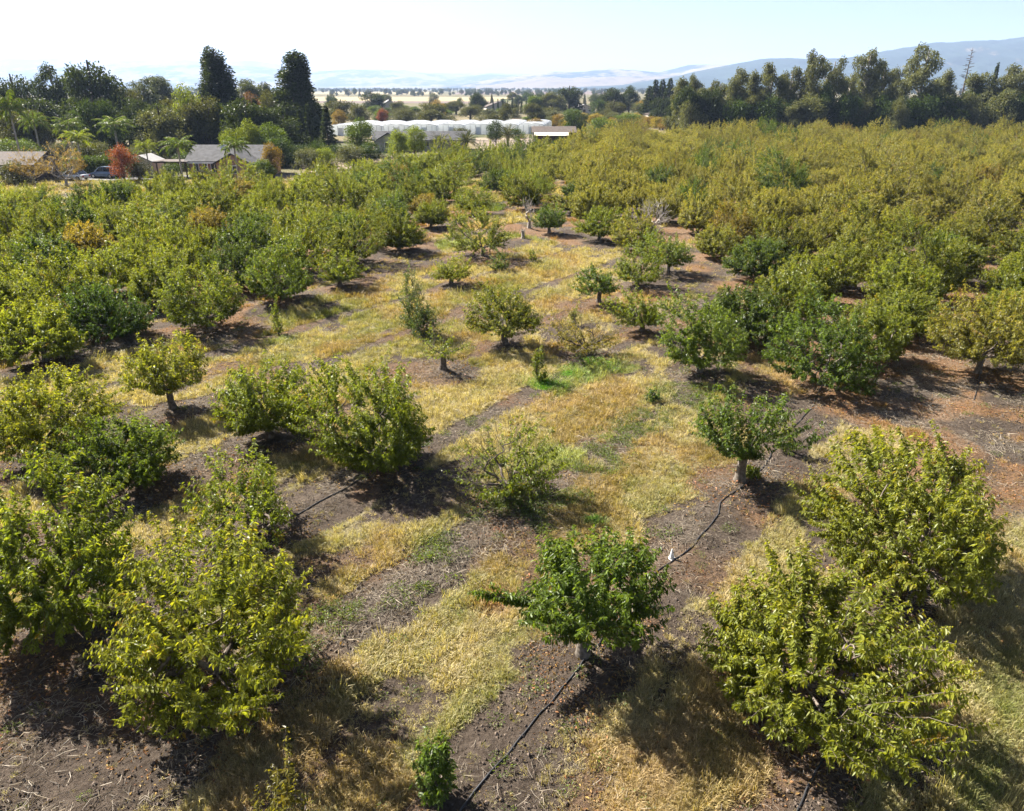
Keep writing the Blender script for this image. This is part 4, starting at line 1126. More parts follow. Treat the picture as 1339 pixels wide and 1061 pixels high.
# hazy woods far out on the valley floor
_r = np.random.default_rng(32)
pts = []
for (y0, y1, num) in ((470, 760, 110), (560, 760, 60), (1240, 1640, 500), (1500, 1650, 200), (2000, 3300, 1500), (3300, 5600, 2200)):
    for k in range(num):
        y = _r.uniform(y0, y1); x = _r.uniform(-.75, .8) * y
        if y < 760 and -.28 < x / y < .0 and y > 560 and _r.random() < .75: continue
        if fbm(np.array([x]), np.array([y * 2]), 160.0 if y < 2000 else 400.0, 3, 4.0)[0] < .44: continue
        pts.append((x, y))
pts = np.array(pts); n = len(pts)
wp = [joined_proto('wood_proto', PROTO[k][i]) for k, i in (('oak', 0), ('oak', 1), ('round', 0), ('round', 1), ('conifer', 0))]
s = _r.uniform(.55, 1.15, n) * np.interp(pts[:, 1], [400, 3000], [.9, 1.25])
tt = np.array([TINT[['dark', 'olive', 'grey', 'darkgreen'][int(k)]] for k in _r.integers(0, 4, n)])
o = scatter('far_woodland', np.column_stack([pts, np.zeros(n)]), _r.uniform(0, 6.28, n), np.stack([s * _r.uniform(1, 1.7, n), s * 1.2, s], 1), tt, wp)
tag(o, 'hazy belts of dark trees far out on the valley floor', 'woodland', kind='stuff')

# ------------------------------------------------------------------ buildings
M['pink'] = plain('pink_stucco', (0.42, 0.24, 0.2), .9, .08, 1.2)
M['roof_grey'] = plain('grey_shingle', (0.05, 0.049, 0.052), .9, .35, 1.5, bump=.4)
M['roof_brown'] = plain('brown_shingle', (0.085, 0.066, 0.055), .9, .2, 2.0)
M['white'] = plain('white_paint', (0.78, 0.78, 0.76), .6, .05, 2.0)
M['cream'] = plain('cream_wall', (0.5, 0.45, 0.38), .85, .08, 1.5)
M['greywall'] = plain('grey_wall', (0.3, 0.29, 0.28), .85, .1, 1.5)
M['darkwood'] = plain('dark_wood', (0.09, 0.065, 0.05), .85, .2, 4)
def glass_mat():
    m, nt, N, L = new_mat('window_glass'); b = N['Principled BSDF']
    L.new(mixc(nt, noise(nt, objco(nt), 1.2), (0.015, 0.02, 0.025), (0.05, 0.06, 0.07)), b.inputs['Base Color']); b.inputs['Roughness'].default_value = .08; b.inputs['Specular IOR Level'].default_value = .6
    return m
M['glass'] = glass_mat()
def window(root, x, z, w, h, y):
    """window on a wall facing -y at depth y"""
    f = MB()
    t = .09
    f.box(x, x + w, y - .07, y + .02, z, z + t); f.box(x, x + w, y - .07, y + .02, z + h - t, z + h)
    f.box(x, x + t, y - .07, y + .02, z + t, z + h - t); f.box(x + w - t, x + w, y - .07, y + .02, z + t, z + h - t)
    f.box(x + w / 2 - .03, x + w / 2 + .03, y - .06, y + .02, z + t, z + h - t)
    fo = f.build('window', M['white'], root)
    MB().box(x + t, x + w - t, y - .035, y - .02, z + t, z + h - t).build('pane', M['glass'], fo)
def gable_x(root, x0, x1, y0, y1, ze, zr, wallm, roofm, over=.5):
    """ridge along x"""
    ym = (y0 + y1) / 2
    w = MB(); w.prism_x([(y0, -.1), (y1, -.1), (y1, ze), (ym, zr - .12), (y0, ze)], x0, x1); wo = w.build('wall', wallm, root)
    s = (zr - ze) / (ym - y0)
    r = MB()
    r.prism_x([(y0 - over, ze - s * over), (ym, zr), (ym, zr + .16), (y0 - over, ze - s * over + .14)], x0 - over, x1 + over)
    r.prism_x([(ym + .001, zr), (y1 + over, ze - s * over), (y1 + over, ze - s * over + .14), (ym + .001, zr + .16)], x0 - over, x1 + over)
    ro = r.build('roof', roofm, root); return wo, ro
def gable_y(root, x0, x1, y0, y1, ze, zr, wallm, roofm, over=.5):
    xm = (x0 + x1) / 2
    w = MB(); w.prism_y([(x0, -.1), (x1, -.1), (x1, ze), (xm, zr - .12), (x0, ze)], y0, y1); wo = w.build('wall', wallm, root)
    s = (zr - ze) / (xm - x0); r = MB()
    r.prism_y([(x0 - over, ze - s * over), (xm, zr), (xm, zr + .16), (x0 - over, ze - s * over + .14)], y0 - over, y1 + over)
    r.prism_y([(xm + .001, zr), (x1 + over, ze - s * over), (x1 + over, ze - s * over + .14), (xm + .001, zr + .16)], y0 - over, y1 + over)
    return wo, r.build('roof', roofm, root)
def trim(root, pts, mat):
    m = MB()
    for a in pts: m.box(*a)
    return m.build('fascia', mat, root)
h = empty('pink_house', (-44.2, 119, 0)); tag(h, 'pink single-storey house with grey shingle roof behind the left block', 'house')
_, ro = gable_x(h, -5.2, 6.2, 0, 8.5, 2.6, 4.4, M['pink'], M['roof_grey'], .6)
gable_y(h, .4, 5.4, -4.0, 3.0, 2.55, 3.8, M['pink'], M['roof_grey'], .55)
trim(h, [(-6.2, .2, -.66, -.6, 2.15, 2.4)], M['white'])
for x in (-4.7, -3.3): window(h, x, .9, .9, 1.3, -.003)
window(h, -2.0, .6, 1.2, 1.6, -.003); window(h, 2.0, 1.0, 1.5, 1.2, -4.003)
dr = MB().box(-.55, .25, -.05, .02, 0, 2.05).build('door', M['white'], h); MB().box(.1, .16, -.1, -.05, .95, 1.05).build('handle', M['darkwood'], dr)
for x in (-2.3, -.2): MB().box(x, x + .14, -.75, -.61, 0, 2.2).build('porch_post', M['white'], h)
MB().box(-1.2, -.5, 3.0, 3.6, 4.0, 4.7).build('roof_vent', M['white'], ro)
h = empty('brown_house', (-73.5, 113, 0)); tag(h, 'low dark-walled house with brown roof cut by the left edge', 'house')
gable_x(h, -6, 3.6, 0, 7, 2.6, 3.9, M['darkwood'], M['roof_brown'], .6); window(h, .8, .9, 1.3, 1.1, -.003); window(h, -2.5, .9, 1.3, 1.1, -.003)
h = empty('garden_shed', (-57.2, 120, 0)); tag(h, 'small pale gabled shed behind the red autumn tree', 'shed')
gable_y(h, -2.0, 1.6, 0, 4, 2.3, 3.1, M['cream'], M['greywall'], .25); dr = MB().box(-.5, .5, -.05, .02, 0, 2.0).build('door', M['greywall'], h); MB().box(.3, .36, -.1, -.05, .95, 1.05).build('handle', M['darkwood'], dr)
h = empty('wooden_pergola', (-51.8, 118, 0)); tag(h, 'dark wooden carport left of the pink house', 'carport')
for x in (-2.2, 0, 2.2):
    for y in (0, 3): MB().box(x - .08, x + .08, y - .08, y + .08, 0, 2.3).build('post', M['darkwood'], h)
for k in range(6): MB().box(-2.5, 2.5, -.3 + .65 * k, -.18 + .65 * k, 2.3, 2.45).build('beam', M['darkwood'], h)
MB().box(-2.6, 2.6, -.45, 3.6, 2.452, 2.52).build('roof', M['roof_brown'], h)
h = empty('grey_house', (-22.5, 171, 0)); tag(h, 'long low grey house with grey roof before the greenhouses', 'house')
gable_x(h, -7.5, 12, 0, 8, 2.4, 3.8, M['greywall'], M['roof_grey'], .6)
for x in (-5.5, -1.5, 3.0, 6.0, 9.2): window(h, x, .9, 1.5, 1.15, -.003)
gable_y(h, -6.5, -1.2, -3.5, 2.5, 2.4, 3.9, M['greywall'], M['roof_grey'], .4); window(h, -4.7, .9, 1.6, 1.2, -3.503)
h = empty('farm_shed', (10.0, 196, 0)); tag(h, 'brown-roofed open shed with pale awning by the dirt yard', 'shed')
gable_x(h, -4.6, 5.6, 0, 7, 2.6, 3.7, M['darkwood'], M['roof_brown'], .5)
MB().add([(-4.5, -4, 2.0), (4.0, -4, 2.0), (4.0, -.55, 2.55), (-4.5, -.55, 2.55), (-4.5, -4, 2.06), (4.0, -4, 2.06), (4.0, -.55, 2.61), (-4.5, -.55, 2.61)],
         [(3, 2, 1, 0), (4, 5, 6, 7), (0, 1, 5, 4), (1, 2, 6, 5), (2, 3, 7, 6), (3, 0, 4, 7)]).build('awning', M['cream'], h)
for x in (-4.3, -.2, 3.8): MB().box(x - .06, x + .06, -3.9, -3.78, 0, 2.0).build('post', M['darkwood'], h)
# white hoop greenhouses
def poly_mat():
    m, nt, N, L = new_mat('greenhouse_film'); b = N['Principled BSDF']
    L.new(mixc(nt, noise(nt, objco(nt), .6), (0.74, 0.76, 0.77), (0.86, 0.87, 0.87)), b.inputs['Base Color']); b.inputs['Roughness'].default_value = .35
    t = N.new('ShaderNodeBsdfTranslucent'); t.inputs[0].default_value = (.8, .82, .82, 1); mx = N.new('ShaderNodeMixShader'); mx.inputs[0].default_value = .55
    L.new(b.outputs[0], mx.inputs[1]); L.new(t.outputs[0], mx.inputs[2]); L.new(mx.outputs[0], N['Material Output'].inputs[0])
    return m
M['film'] = poly_mat(); M['steel'] = plain('galvanised_steel', (0.4, 0.41, 0.42), .4, .1, 3, .8)
def arch(w, zw, zt, n=12):
    return [(-w / 2, -.05)] + [(w / 2 * math.cos(math.pi * (1 - k / n)), zw + (zt - zw) * math.sin(math.pi * k / n)) for k in range(n + 1)] + [(w / 2, -.05)]
for k in range(8):
    w = 7.7
    g = empty('hoop_greenhouse', (-49.5 + 7.9 * k, 228 + 1.2 * k, 0), -.12)
    tag(g, ['white hoop greenhouse at the left end of the row', 'second white hoop greenhouse from the left end', 'third white hoop greenhouse from the left end', 'fourth white hoop greenhouse from the left end',
            'fifth white hoop greenhouse from the left end', 'sixth white hoop greenhouse from the left end', 'second white hoop greenhouse from the right end, behind the date palm', 'white hoop greenhouse at the right end of the row beside the shed'][k], 'greenhouse', 'white greenhouses in a row')
    pr = arch(w, 2.4, 3.0)
    m = MB(); n = len(pr); Lg = 30
    m.add([(x, 0, z) for x, z in pr] + [(x, Lg, z) for x, z in pr], [(i, i + 1, i + 1 + n, i + n) for i in range(n - 1)]); m.build('cover', M['film'], g, smooth=True)
    m = MB(); m.add([(x, .1, z) for x, z in pr], [tuple(range(n))]); m.add([(x, Lg - .1, z) for x, z in pr], [tuple(range(n - 1, -1, -1))]); e = m.build('end_wall', M['film'], g)
    for q in range(6):
        y = .02 + q * (Lg - .04) / 5
        MB().tube([(x * 1.006, y, z * 1.006) for x, z in pr], .06, 5).build('hoop', M['steel'], g)
    for x in (-2.4, -.8, .8, 2.4): MB().box(x - .05, x + .05, -.02, .06, 0, 2.6).build('end_post', M['steel'], g)
    d = MB().box(-.7, .7, -.06, -.021, 0, 2.1).build('door', M['white'], g)
# far barns
for (x, y, w, d, ze, zr, lab) in ((-66, 430, 12, 12, 3, 6.5, 'pale gabled barn beyond the scrub near the flat-topped tree'), (-6, 436, 16, 9, 3.2, 6.0, 'pale farmhouse with red-brown roof by the cypress row'),
                                  (66, 345, 14, 8, 2.4, 3.6, 'low grey barn under the redwoods'), (38, 420, 12, 9, 2.8, 4.6, 'low pale barn behind the oaks')):
    h = empty('barn', (x, y, 0), .2); tag(h, lab, 'barn', 'far barns')
    gable_y(h, -w / 2, w / 2, 0, d, ze, zr, M['cream'], M['roof_brown'] if 'red' in lab else M['greywall'], .5)
    window(h, -w / 4 - .7, 1, 1.4, 1.2, -.003); window(h, w / 4 - .7, 1, 1.4, 1.2, -.003); MB().box(-.7, .7, -.05, .02, 0, 2.2).build('door', M['darkwood'], h)
# fences
def fence(x0, x1, y, hgt, lab, step=2.4, rails=3, mat=None, dy=0.0):
    f = empty('fence', (x0, y, 0), math.atan2(dy, x1 - x0)); tag(f, lab, 'fence')
    n = max(2, int((x1 - x0) / step)); 
    for k in range(n + 1): MB().box(k * step - .05, k * step + .05, -.05, .05, 0, hgt).build('post', mat, f)
    for q in range(rails):
        z = hgt * (q + .7) / (rails + .2); MB().box(0, n * step, -.09, -.052, z - .05, z + .05).build('rail', mat, f)
fence(-9, 6, 186, 1.5, 'grey rail fence round the dirt yard', 2.4, 4, M['steel'])
fence(-36, -28, 148, 1.4, 'short white rail gate on the lane between bushes', 2.0, 3, M['white'])
fence(20, 96, 318, 1.8, 'long pale fence along the strip behind the yellow trees', 3.8, 3, M['cream'])
# clipped hedge
hd = clump_tree(951, 2.8, [(x, y, z, .75, .7) for x in np.linspace(-3, 3, 9) for y in (-.5, .5) for z in (.5, 1.2, 1.9, 2.5)], .08, .28, 6500, M['bark_dark'], .1, limbs=False)
place_tree(hd, -64.2, 121, 'long clipped green hedge behind the parked cars', (.06, .09, .025), name='hedge', z=0, cat='hedge', rz=.1)

# ------------------------------------------------------------------ parked cars
def car_paint(name, c):
    m, nt, N, L = new_mat(name); b = N['Principled BSDF']
    L.new(mixc(nt, noise(nt, objco(nt), 2.0), tuple(v * .92 for v in c), c), b.inputs['Base Color']); b.inputs['Roughness'].default_value = .3; b.inputs['Metallic'].default_value = .3; b.inputs['Coat Weight'].default_value = .6
    return m
M['tyre'] = plain('tyre_rubber', (.02, .02, .02), .85); M['lamp'] = plain('lamp_lens', (.75, .75, .72), .15); M['tail'] = plain('tail_lens', (.35, .02, .02), .2)
def car(lab, loc, rz, paint, suv):
    c = empty('parked_car', loc, rz); tag(c, lab, 'car', 'cars parked behind the left block')
    hb, hr = (.98, 1.68) if suv else (.86, 1.46)
    def loft(secs):
        V = []; F = []; k = len(secs[0])
        for s in secs: V += s
        for i in range(len(secs) - 1):
            for j in range(k - 1): F.append((i * k + j, i * k + j + 1, (i + 1) * k + j + 1, (i + 1) * k + j))
        F.append(tuple(range(k))[::-1]); F.append(tuple(range((len(secs) - 1) * k, len(secs) * k)))
        return V, F
    prof = [(-2.25, .42, .62), (-2.15, .36, hb - .06), (-1.4, .32, hb), (-.2, .32, hb + .03), (.8, .32, hb + .01), (1.6, .34, hb - .12), (2.2, .36, hb - .26), (2.3, .42, .6)]
    b = MB()
    V, F = loft([[(x, -.88 + .06 * (abs(x) > 2.1), z0), (x, -.9 + .06 * (abs(x) > 2.1), (z0 + z1) / 2), (x, -.82, z1), (x, 0, z1 + .04), (x, .82, z1), (x, .9 - .06 * (abs(x) > 2.1), (z0 + z1) / 2), (x, .88 - .06 * (abs(x) > 2.1), z0), (x, -.88 + .06 * (abs(x) > 2.1), z0)] for x, z0, z1 in prof])
    b.add(V, F); bo = b.build('body', paint, c)
    cab = [(-2.0 if suv else -1.75, hb), (-1.7 if suv else -1.1, hr - .03), (-.2, hr), (.35, hr - .06), (1.15, hb + .01)]
    g = MB(); V, F = loft([[(x, -.78 + .16 * (z - hb) / (hr - hb), z), (x, 0, z + .02), (x, .78 - .16 * (z - hb) / (hr - hb), z), (x, .7, hb - .05), (x, -.7, hb - .05), (x, -.78 + .16 * (z - hb) / (hr - hb), z)] for x, z in cab]); g.add(V, F)
    cb = g.build('cabin', M['glass'], c)
    r = MB(); V, F = loft([[(x, -.64, z + .012), (x, 0, z + .05), (x, .64, z + .012), (x, .64, z - .03), (x, -.64, z - .03), (x, -.64, z + .012)] for x, z in cab[1:4]]); r.add(V, F); r.build('roof_panel', paint, c)
    for s in (-1, 1):
        p = MB()
        for (xa, za), (xb, zb) in ((cab[0], cab[1]), (cab[4], cab[3])): p.tube([(xa, s * .8, za), (xb, s * .66, zb)], .05, 4)
        p.tube([(-.35, s * .8, hb), (-.3, s * .65, hr - .02)], .045, 4); p.build('pillar', paint, c)
        for x in (-1.4, 1.42):
            w = MB().tube([(x, s * .92, .33), (x, s * .70, .33)], .33, 18).build('wheel', M['tyre'], c); MB().tube([(x, s * .935, .33), (x, s * .9, .33)], .2, 12).build('rim', M['steel'], w)
        MB().box(2.1, 2.29, s * .62 - .16, s * .62 + .16, hb - .42, hb - .28).build('headlight', M['lamp'], c)
        MB().box(-2.28, -2.12, s * .64 - .14, s * .64 + .14, hb - .3, hb - .1).build('tail_light', M['tail'], c)
        MB().box(.75, .95, s * .88 - .09, s * .88 + .09, hb + .02, hb + .14).build('mirror', paint, c)
car('white hatchback parked beside the red tree, left of two cars', (-65.6, 115.6, .06), 2.9, car_paint('white_car_paint', (.62, .63, .64)), False)
car('blue-grey car parked right behind the white hatchback', (-62.3, 118.4, .06), 2.95, car_paint('blue_car_paint', (.12, .17, .25)), True)

# ------------------------------------------------------------------ hills and haze
def hill_material(name, grassc, bush, thr):
    m, nt, N, L = new_mat(name); b = N['Principled BSDF']; P = pos(nt)
    n1 = noise(nt, P, .0016, 6, .65); n2 = noise(nt, P, .009, 5, .6)
    f = mathn(nt, 'ADD', mathn(nt, 'MULTIPLY', n1, .65), mathn(nt, 'MULTIPLY', n2, .35))
    L.new(mixc(nt, ramp(nt, f, thr - .05, thr + .05), bush, grassc), b.inputs['Base Color']); b.inputs['Roughness'].default_value = 1; b.inputs['Specular IOR Level'].default_value = 0
    return m
def hills(name, D, depth, ctrl, mat, seed, nx=420, nv=90, rough=.7):
    xs = np.linspace(ctrl[0][0], ctrl[-1][0], nx); sl = np.interp(xs, [c[0] for c in ctrl], [c[1] for c in ctrl])
    v = np.linspace(-1, 1, nv)
    X = xs[None, :] * D * (1 + .0 * v[:, None]) ; Y = D + v[:, None] * depth + 0 * X
    ridge = sl[None, :] * D + 13
    wander = (fbm(X, X * 0 + seed, D * .12, 3, seed) - .5) * .5
    prof = np.clip(1 - np.abs(v[:, None] - wander * .4), 0, 1) ** 1.15
    n = fbm(X, Y, D * .07, 5, seed * 1.3)
    rg = 1 - np.abs(2 * fbm(X, Y, D * .05, 5, seed * 2.1) - 1)
    Z = ridge * prof * (1 + rough * (1 - prof) * (rg - .6) * 2.2) + ridge * .22 * (n - .5) * prof - 3
    Z = np.maximum(Z, -3)
    ii = (np.arange(nv - 1)[:, None] * nx + np.arange(nx - 1)[None, :]).ravel()
    me = np_mesh(name, np.stack([X.ravel(), Y.ravel(), Z.ravel()], 1), [np.stack([ii, ii + 1, ii + nx + 1, ii + nx], 1)], [mat], smooth=True)
    return tag(mobj(name, me), kind='structure')
gold = (.19, .15, .1); chap = (.028, .042, .036)
hills('mountain_range', 5600, 1700, [(.06, 0), (.14, .004), (.2, .014), (.272, .0265), (.309, .0316), (.36, .033), (.402, .0345), (.45, .0425), (.492, .0487), (.556, .0522), (.62, .0562), (.75, .062), (1.0, .066)],
      hill_material('chaparral_slope', gold, chap, .62), 4.0)
hills('hills', 8200, 1600, [(-.12, 0), (-.06, .004), (-.03, .009), (0, .0135), (.047, .0192), (.08, .0185), (.1225, .0224), (.15, .0205), (.18, .0172), (.216, .025), (.25, .026), (.3, .024), (.45, .02)],
      hill_material('oak_slope', gold, chap, .5), 9.0)
hills('foothills', 6600, 800, [(-.05, 0), (.0, .006), (.04, .0115), (.08, .0105), (.12, .013), (.16, .0125), (.2, .015), (.26, .012), (.34, 0)], hill_material('gold_slope', (.17, .135, .095), chap, .42), 13.0)
hills('hills', 11500, 2200, [(-1, .018), (-.6, .022), (-.45, .026), (-.32, .0245), (-.26, .019), (-.2346, .0182), (-.2, .0198), (-.13, .0188), (-.08, .0135), (-.03, .0155), (.02, .0135), (.12, .008), (.2, 0)],
      hill_material('far_slope', gold, chap, .5), 17.0)
hills('hills', 16500, 2500, [(-1, .03), (-.63, .031), (-.47, .0312), (-.4, .0325), (-.32, .0302), (-.25, .0215), (-.15, .018), (0, .0168), (.1, .0165), (.3, .02), (.6, .02)], hill_material('farthest_slope', gold, chap, .5), 23.0)
hz = MB().box(-25500, 25500, -350, 20500, -4.2, 620)
def haze_mat():
    m, nt, N, L = new_mat('haze_air'); N.remove(N['Principled BSDF'])
    v = N.new('ShaderNodeVolumePrincipled'); v.inputs['Color'].default_value = (.48, .63, .93, 1); v.inputs['Density'].default_value = HAZE; v.inputs['Anisotropy'].default_value = .1
    v.inputs['Density Attribute'].default_value = ''; v.inputs['Temperature Attribute'].default_value = ''
    L.new(v.outputs[0], N['Material Output'].inputs['Volume'])
    return m
HAZE = 1.0e-4
hzo = hz.build('haze', haze_mat()); tag(hzo, 'thin bluish haze over the valley', 'haze', kind='stuff')

# ------------------------------------------------------------------ ground cover: grass, weeds, straw, litter
def tuft(name, seed, nb, h, spread, width, lay):
    r = np.random.default_rng(seed)
    a = r.uniform(0, 6.28, nb); rad = spread * np.sqrt(r.random(nb)); B = np.stack([rad * np.cos(a), rad * np.sin(a), -.01 + 0 * a], 1)
    az = a + r.normal(0, .9, nb); hh = h * r.uniform(.45, 1.15, nb); out = hh * r.uniform(.25, 1.0, nb) * lay
    d = np.stack([np.cos(az), np.sin(az), 0 * az], 1); s = np.stack([-np.sin(az), np.cos(az), 0 * az], 1) * (width * r.uniform(.6, 1.2, nb))[:, None]
    up = np.array([0, 0, 1.0])
    m1 = B + d * (out * .35)[:, None] + up * (hh * .65)[:, None]; t = B + d * out[:, None] + up * (hh * r.uniform(.6, 1.0, nb))[:, None]
    V = np.stack([B - s * .5, B + s * .5, m1 + s * .4, m1 - s * .4, t], 1).reshape(-1, 3); b = np.arange(nb)[:, None] * 5
    c = np.repeat(np.stack([r.random(nb), r.random(nb) * .4, r.random(nb) * .9, np.ones(nb)], 1), 5, 0)
    me = np_mesh(name, V, [b + np.array([[0, 1, 2, 3]]), b + np.array([[3, 2, 4]])], [M['grass']], attrs={'lc': ('FLOAT_COLOR', 'POINT', c)})
    return bpy.data.objects.new(name, me)
tufts = [tuft('grass_tuft', 1000 + k, 26, h * .82, .15, .013, lay) for k, (h, lay) in enumerate(((.16, 1.1), (.2, 1.3), (.13, 1.4), (.26, .8), (.18, 1.0), (.22, 1.5)))]
_r = np.random.default_rng(99)
def view_points(n, y0, y1, pw):
    y = y0 + (y1 - y0) * _r.random(n) ** pw
    x = (_r.random(n) * 2 - 1) * (.73 * (y * .92 + 5) + 2.5)
    return x, y
x, y = view_points(260000, 7.6, 115, 1.9)
so, li, dr, gr, stw, we, z = masks(x, y)
rnd = _r.random(len(x))
keep = rnd > np.clip(so * 1.06 + we * .3 + .02, 0, .985) 
x, y, so, li, dr, gr, z = (v[keep] for v in (x, y, so, li, dr, gr, z))
n = len(x)
dryc = np.array([.40, .345, .205]); olv = np.array([.17, .195, .06]); rust = np.array([.29, .155, .07]); grn = np.array([.11, .25, .03])
v = np.clip(dr + _r.normal(0, .18, n), 0, 1)[:, None]
t = olv * (1 - v) + dryc * v
lv = np.clip(li * .8, 0, 1)[:, None]; t = t * (1 - lv) + rust * lv
gv = np.clip(gr * 1.2, 0, 1)[:, None]; t = t * (1 - gv) + grn * gv
t = t * _r.uniform(.65, 1.25, (n, 1))
sc = _r.uniform(.6, 1.25, n) * (1 + .5 * gr) * np.where(so > .5, .6, 1) * np.interp(y, [20, 60, 110], [1, 1.7, 3.2]) * (.55 + .9 * fbm(x, y, 1.3, 3, 50.0))
o = scatter('grass', np.stack([x, y, z], 1), _r.uniform(0, 6.28, n), np.stack([sc, sc, sc * _r.uniform(.6, 1.2, n) * np.where(_r.random(n) < .03, 2.3, 1)], 1), t, tufts, tilt=_r.normal(0, .22, (n, 2)))
tag(o, 'dry yellow and olive grass between the tree rows', 'grass', kind='stuff')
print('grass tufts', n)

# low green weeds
def weed(name, seed, nl, h, sp, leaf):
    r = np.random.default_rng(seed); a = r.uniform(0, 6.28, nl); rad = sp * np.sqrt(r.random(nl))
    P = np.stack([rad * np.cos(a), rad * np.sin(a), h * r.random(nl) * (1 - .5 * rad / sp)], 1); D = nrm(np.stack([np.cos(a), np.sin(a), r.uniform(-.2, .8, nl)], 1) + r.normal(0, .4, (nl, 3)))
    V, F, c = leaves_mesh(P, D, leaf * r.uniform(.6, 1.3, nl), .5, r, r.random(nl) * .3, False, .8, r.random(nl) * .9)
    return bpy.data.objects.new(name, np_mesh(name, V, F, [M['leaf']], attrs={'lc': ('FLOAT_COLOR', 'POINT', c)}))
wd = [weed('weed_proto', 1100 + k, 60, .16, .22, .06) for k in range(4)]
x, y = view_points(60000, 8.6, 45, 1.1); so, li, dr, gr, stw, we, z = masks(x, y)
keep = _r.random(len(x)) < we * .7 + .008 + .25 * gr; x, y, z, gr = x[keep], y[keep], z[keep], gr[keep]; n = len(x)
t = np.array([.10, .135, .045]) * _r.uniform(.7, 1.3, (n, 1)); t = np.where((gr > .3)[:, None], np.array([.1, .24, .03]), t)
sc = _r.uniform(.5, 1.3, n)
tag(scatter('weeds', np.stack([x, y, z], 1), _r.uniform(0, 6.28, n), sc, t, wd), 'low grey-green weeds in the old middle strip', 'weeds', kind='stuff')

# pale dry stalks and prunings lying on the bare strips
def stalks(name, seed, ns, L, mat_w):
    r = np.random.default_rng(seed); V = []; F = []; c = []; o_ = 0
    for k in range(ns):
        p = np.array([r.normal(0, .22), r.normal(0, .22), .015]); a = r.uniform(0, 6.28); l = L * r.uniform(.4, 1.2)
        q = p + np.array([math.cos(a) * l, math.sin(a) * l, r.uniform(0, .07)]); m_ = (p + q) / 2 + np.array([r.normal(0, .03), r.normal(0, .03), r.uniform(0, .05)])
        v, f = tube_np(np.array([p, m_, q]), np.array([1, .9, .5]) * mat_w * r.uniform(.6, 1.3), 3); V.append(v); F.append(f + o_); o_ += len(v)
        c.append(np.tile([r.random(), 0, 0, 1], (len(v), 1)))
    return bpy.data.objects.new(name, np_mesh(name, np.vstack(V), [np.vstack(F)], [M['grass']], attrs={'lc': ('FLOAT_COLOR', 'POINT', np.vstack(c))}))
sk = [stalks('stalk_proto', 1200 + k, 11, .3, .0055) for k in range(5)]
x, y = view_points(26000, 8.6, 46, 1.1); so, li, dr, gr, stw, we, z = masks(x, y)
keep = _r.random(len(x)) < np.clip(stw * .55 + so * .08, 0, 1) * (gr < .2); x, y, z = x[keep], y[keep], z[keep]; n = len(x)
t = np.array([.36, .31, .25]) * _r.uniform(.4, 1.15, (n, 1))
tag(scatter('dry_stalks', np.stack([x, y, z], 1), _r.uniform(0, 6.28, n), _r.uniform(.5, 1.3, n), t, sk), 'pale dry stalks strewn over the bare soil strips', 'straw', kind='stuff')
# fallen leaves and clods
def litterp(name, seed, nl):
    r = np.random.default_rng(seed); P = np.stack([r.normal(0, .3, nl), r.normal(0, .3, nl), np.full(nl, .02)], 1); D = nrm(np.stack([r.normal(0, 1, nl), r.normal(0, 1, nl), r.normal(0, .25, nl)], 1))
    V, F, c = leaves_mesh(P, D, .085 * r.uniform(.6, 1.2, nl), .5, r, r.random(nl) * .3, False, 1.2, r.random(nl) * .9)
    return bpy.data.objects.new(name, np_mesh(name, V, F, [M['grass']], attrs={'lc': ('FLOAT_COLOR', 'POINT', c)}))
lp = [litterp('litter_proto', 1300 + k, 16) for k in range(4)]
x, y = view_points(30000, 8.6, 50, 1.1); so, li, dr, gr, stw, we, z = masks(x, y); td = tree_dist(x, y)
keep = _r.random(len(x)) < np.clip(li * .4 + sstep(2.8, 1.0, td) * .3 + so * .01, 0, 1); x, y, z = x[keep], y[keep], z[keep]; n = len(x)
t = np.array([.22, .125, .06]) * _r.uniform(.6, 1.4, (n, 1)) * np.stack([np.ones(n), _r.uniform(.8, 1.3, n), np.ones(n)], 1)
tag(scatter('fallen_leaves', np.stack([x, y, z], 1), _r.uniform(0, 6.28, n), _r.uniform(.6, 1.3, n), t, lp), 'brown fallen leaves under the trees', 'leaf litter', kind='stuff')
def clods(name, seed, nc):
    r = np.random.default_rng(seed); V = []; F = []; o_ = 0
    oc = np.array([(1, 0, 0), (-1, 0, 0), (0, 1, 0), (0, -1, 0), (0, 0, 1), (0, 0, -1)], float); of = np.array([(0, 2, 4), (2, 1, 4), (1, 3, 4), (3, 0, 4), (2, 0, 5), (1, 2, 5), (3, 1, 5), (0, 3, 5)])
    for k in range(nc):
        s = .02 + .035 * r.random() ** 3; V.append(oc * s * r.uniform(.6, 1.3, (6, 1)) + np.array([r.normal(0, .35), r.normal(0, .35), s * .3])); F.append(of + o_); o_ += 6
    return bpy.data.objects.new(name, np_mesh(name, np.vstack(V), [np.vstack(F)], [M['clod']]))
M['clod'] = plain('soil_clod', (.11, .083, .063), .95, .3, 6.0)
cp = [clods('clod_proto', 1400 + k, 14) for k in range(4)]
x, y = view_points(16000, 8.6, 30, 1.1); so, li, dr, gr, stw, we, z = masks(x, y)
keep = _r.random(len(x)) < so * .6 * fbm(x, y, 1.2, 3, 14.0) ** 2; x, y, z = x[keep], y[keep], z[keep]; n = len(x)
tag(scatter('soil_clods', np.stack([x, y, z], 1), _r.uniform(0, 6.28, n), _r.uniform(.5, 1.4, n), np.ones((n, 3)), cp), 'crumbly soil clods on the bare strips', 'soil', kind='stuff')

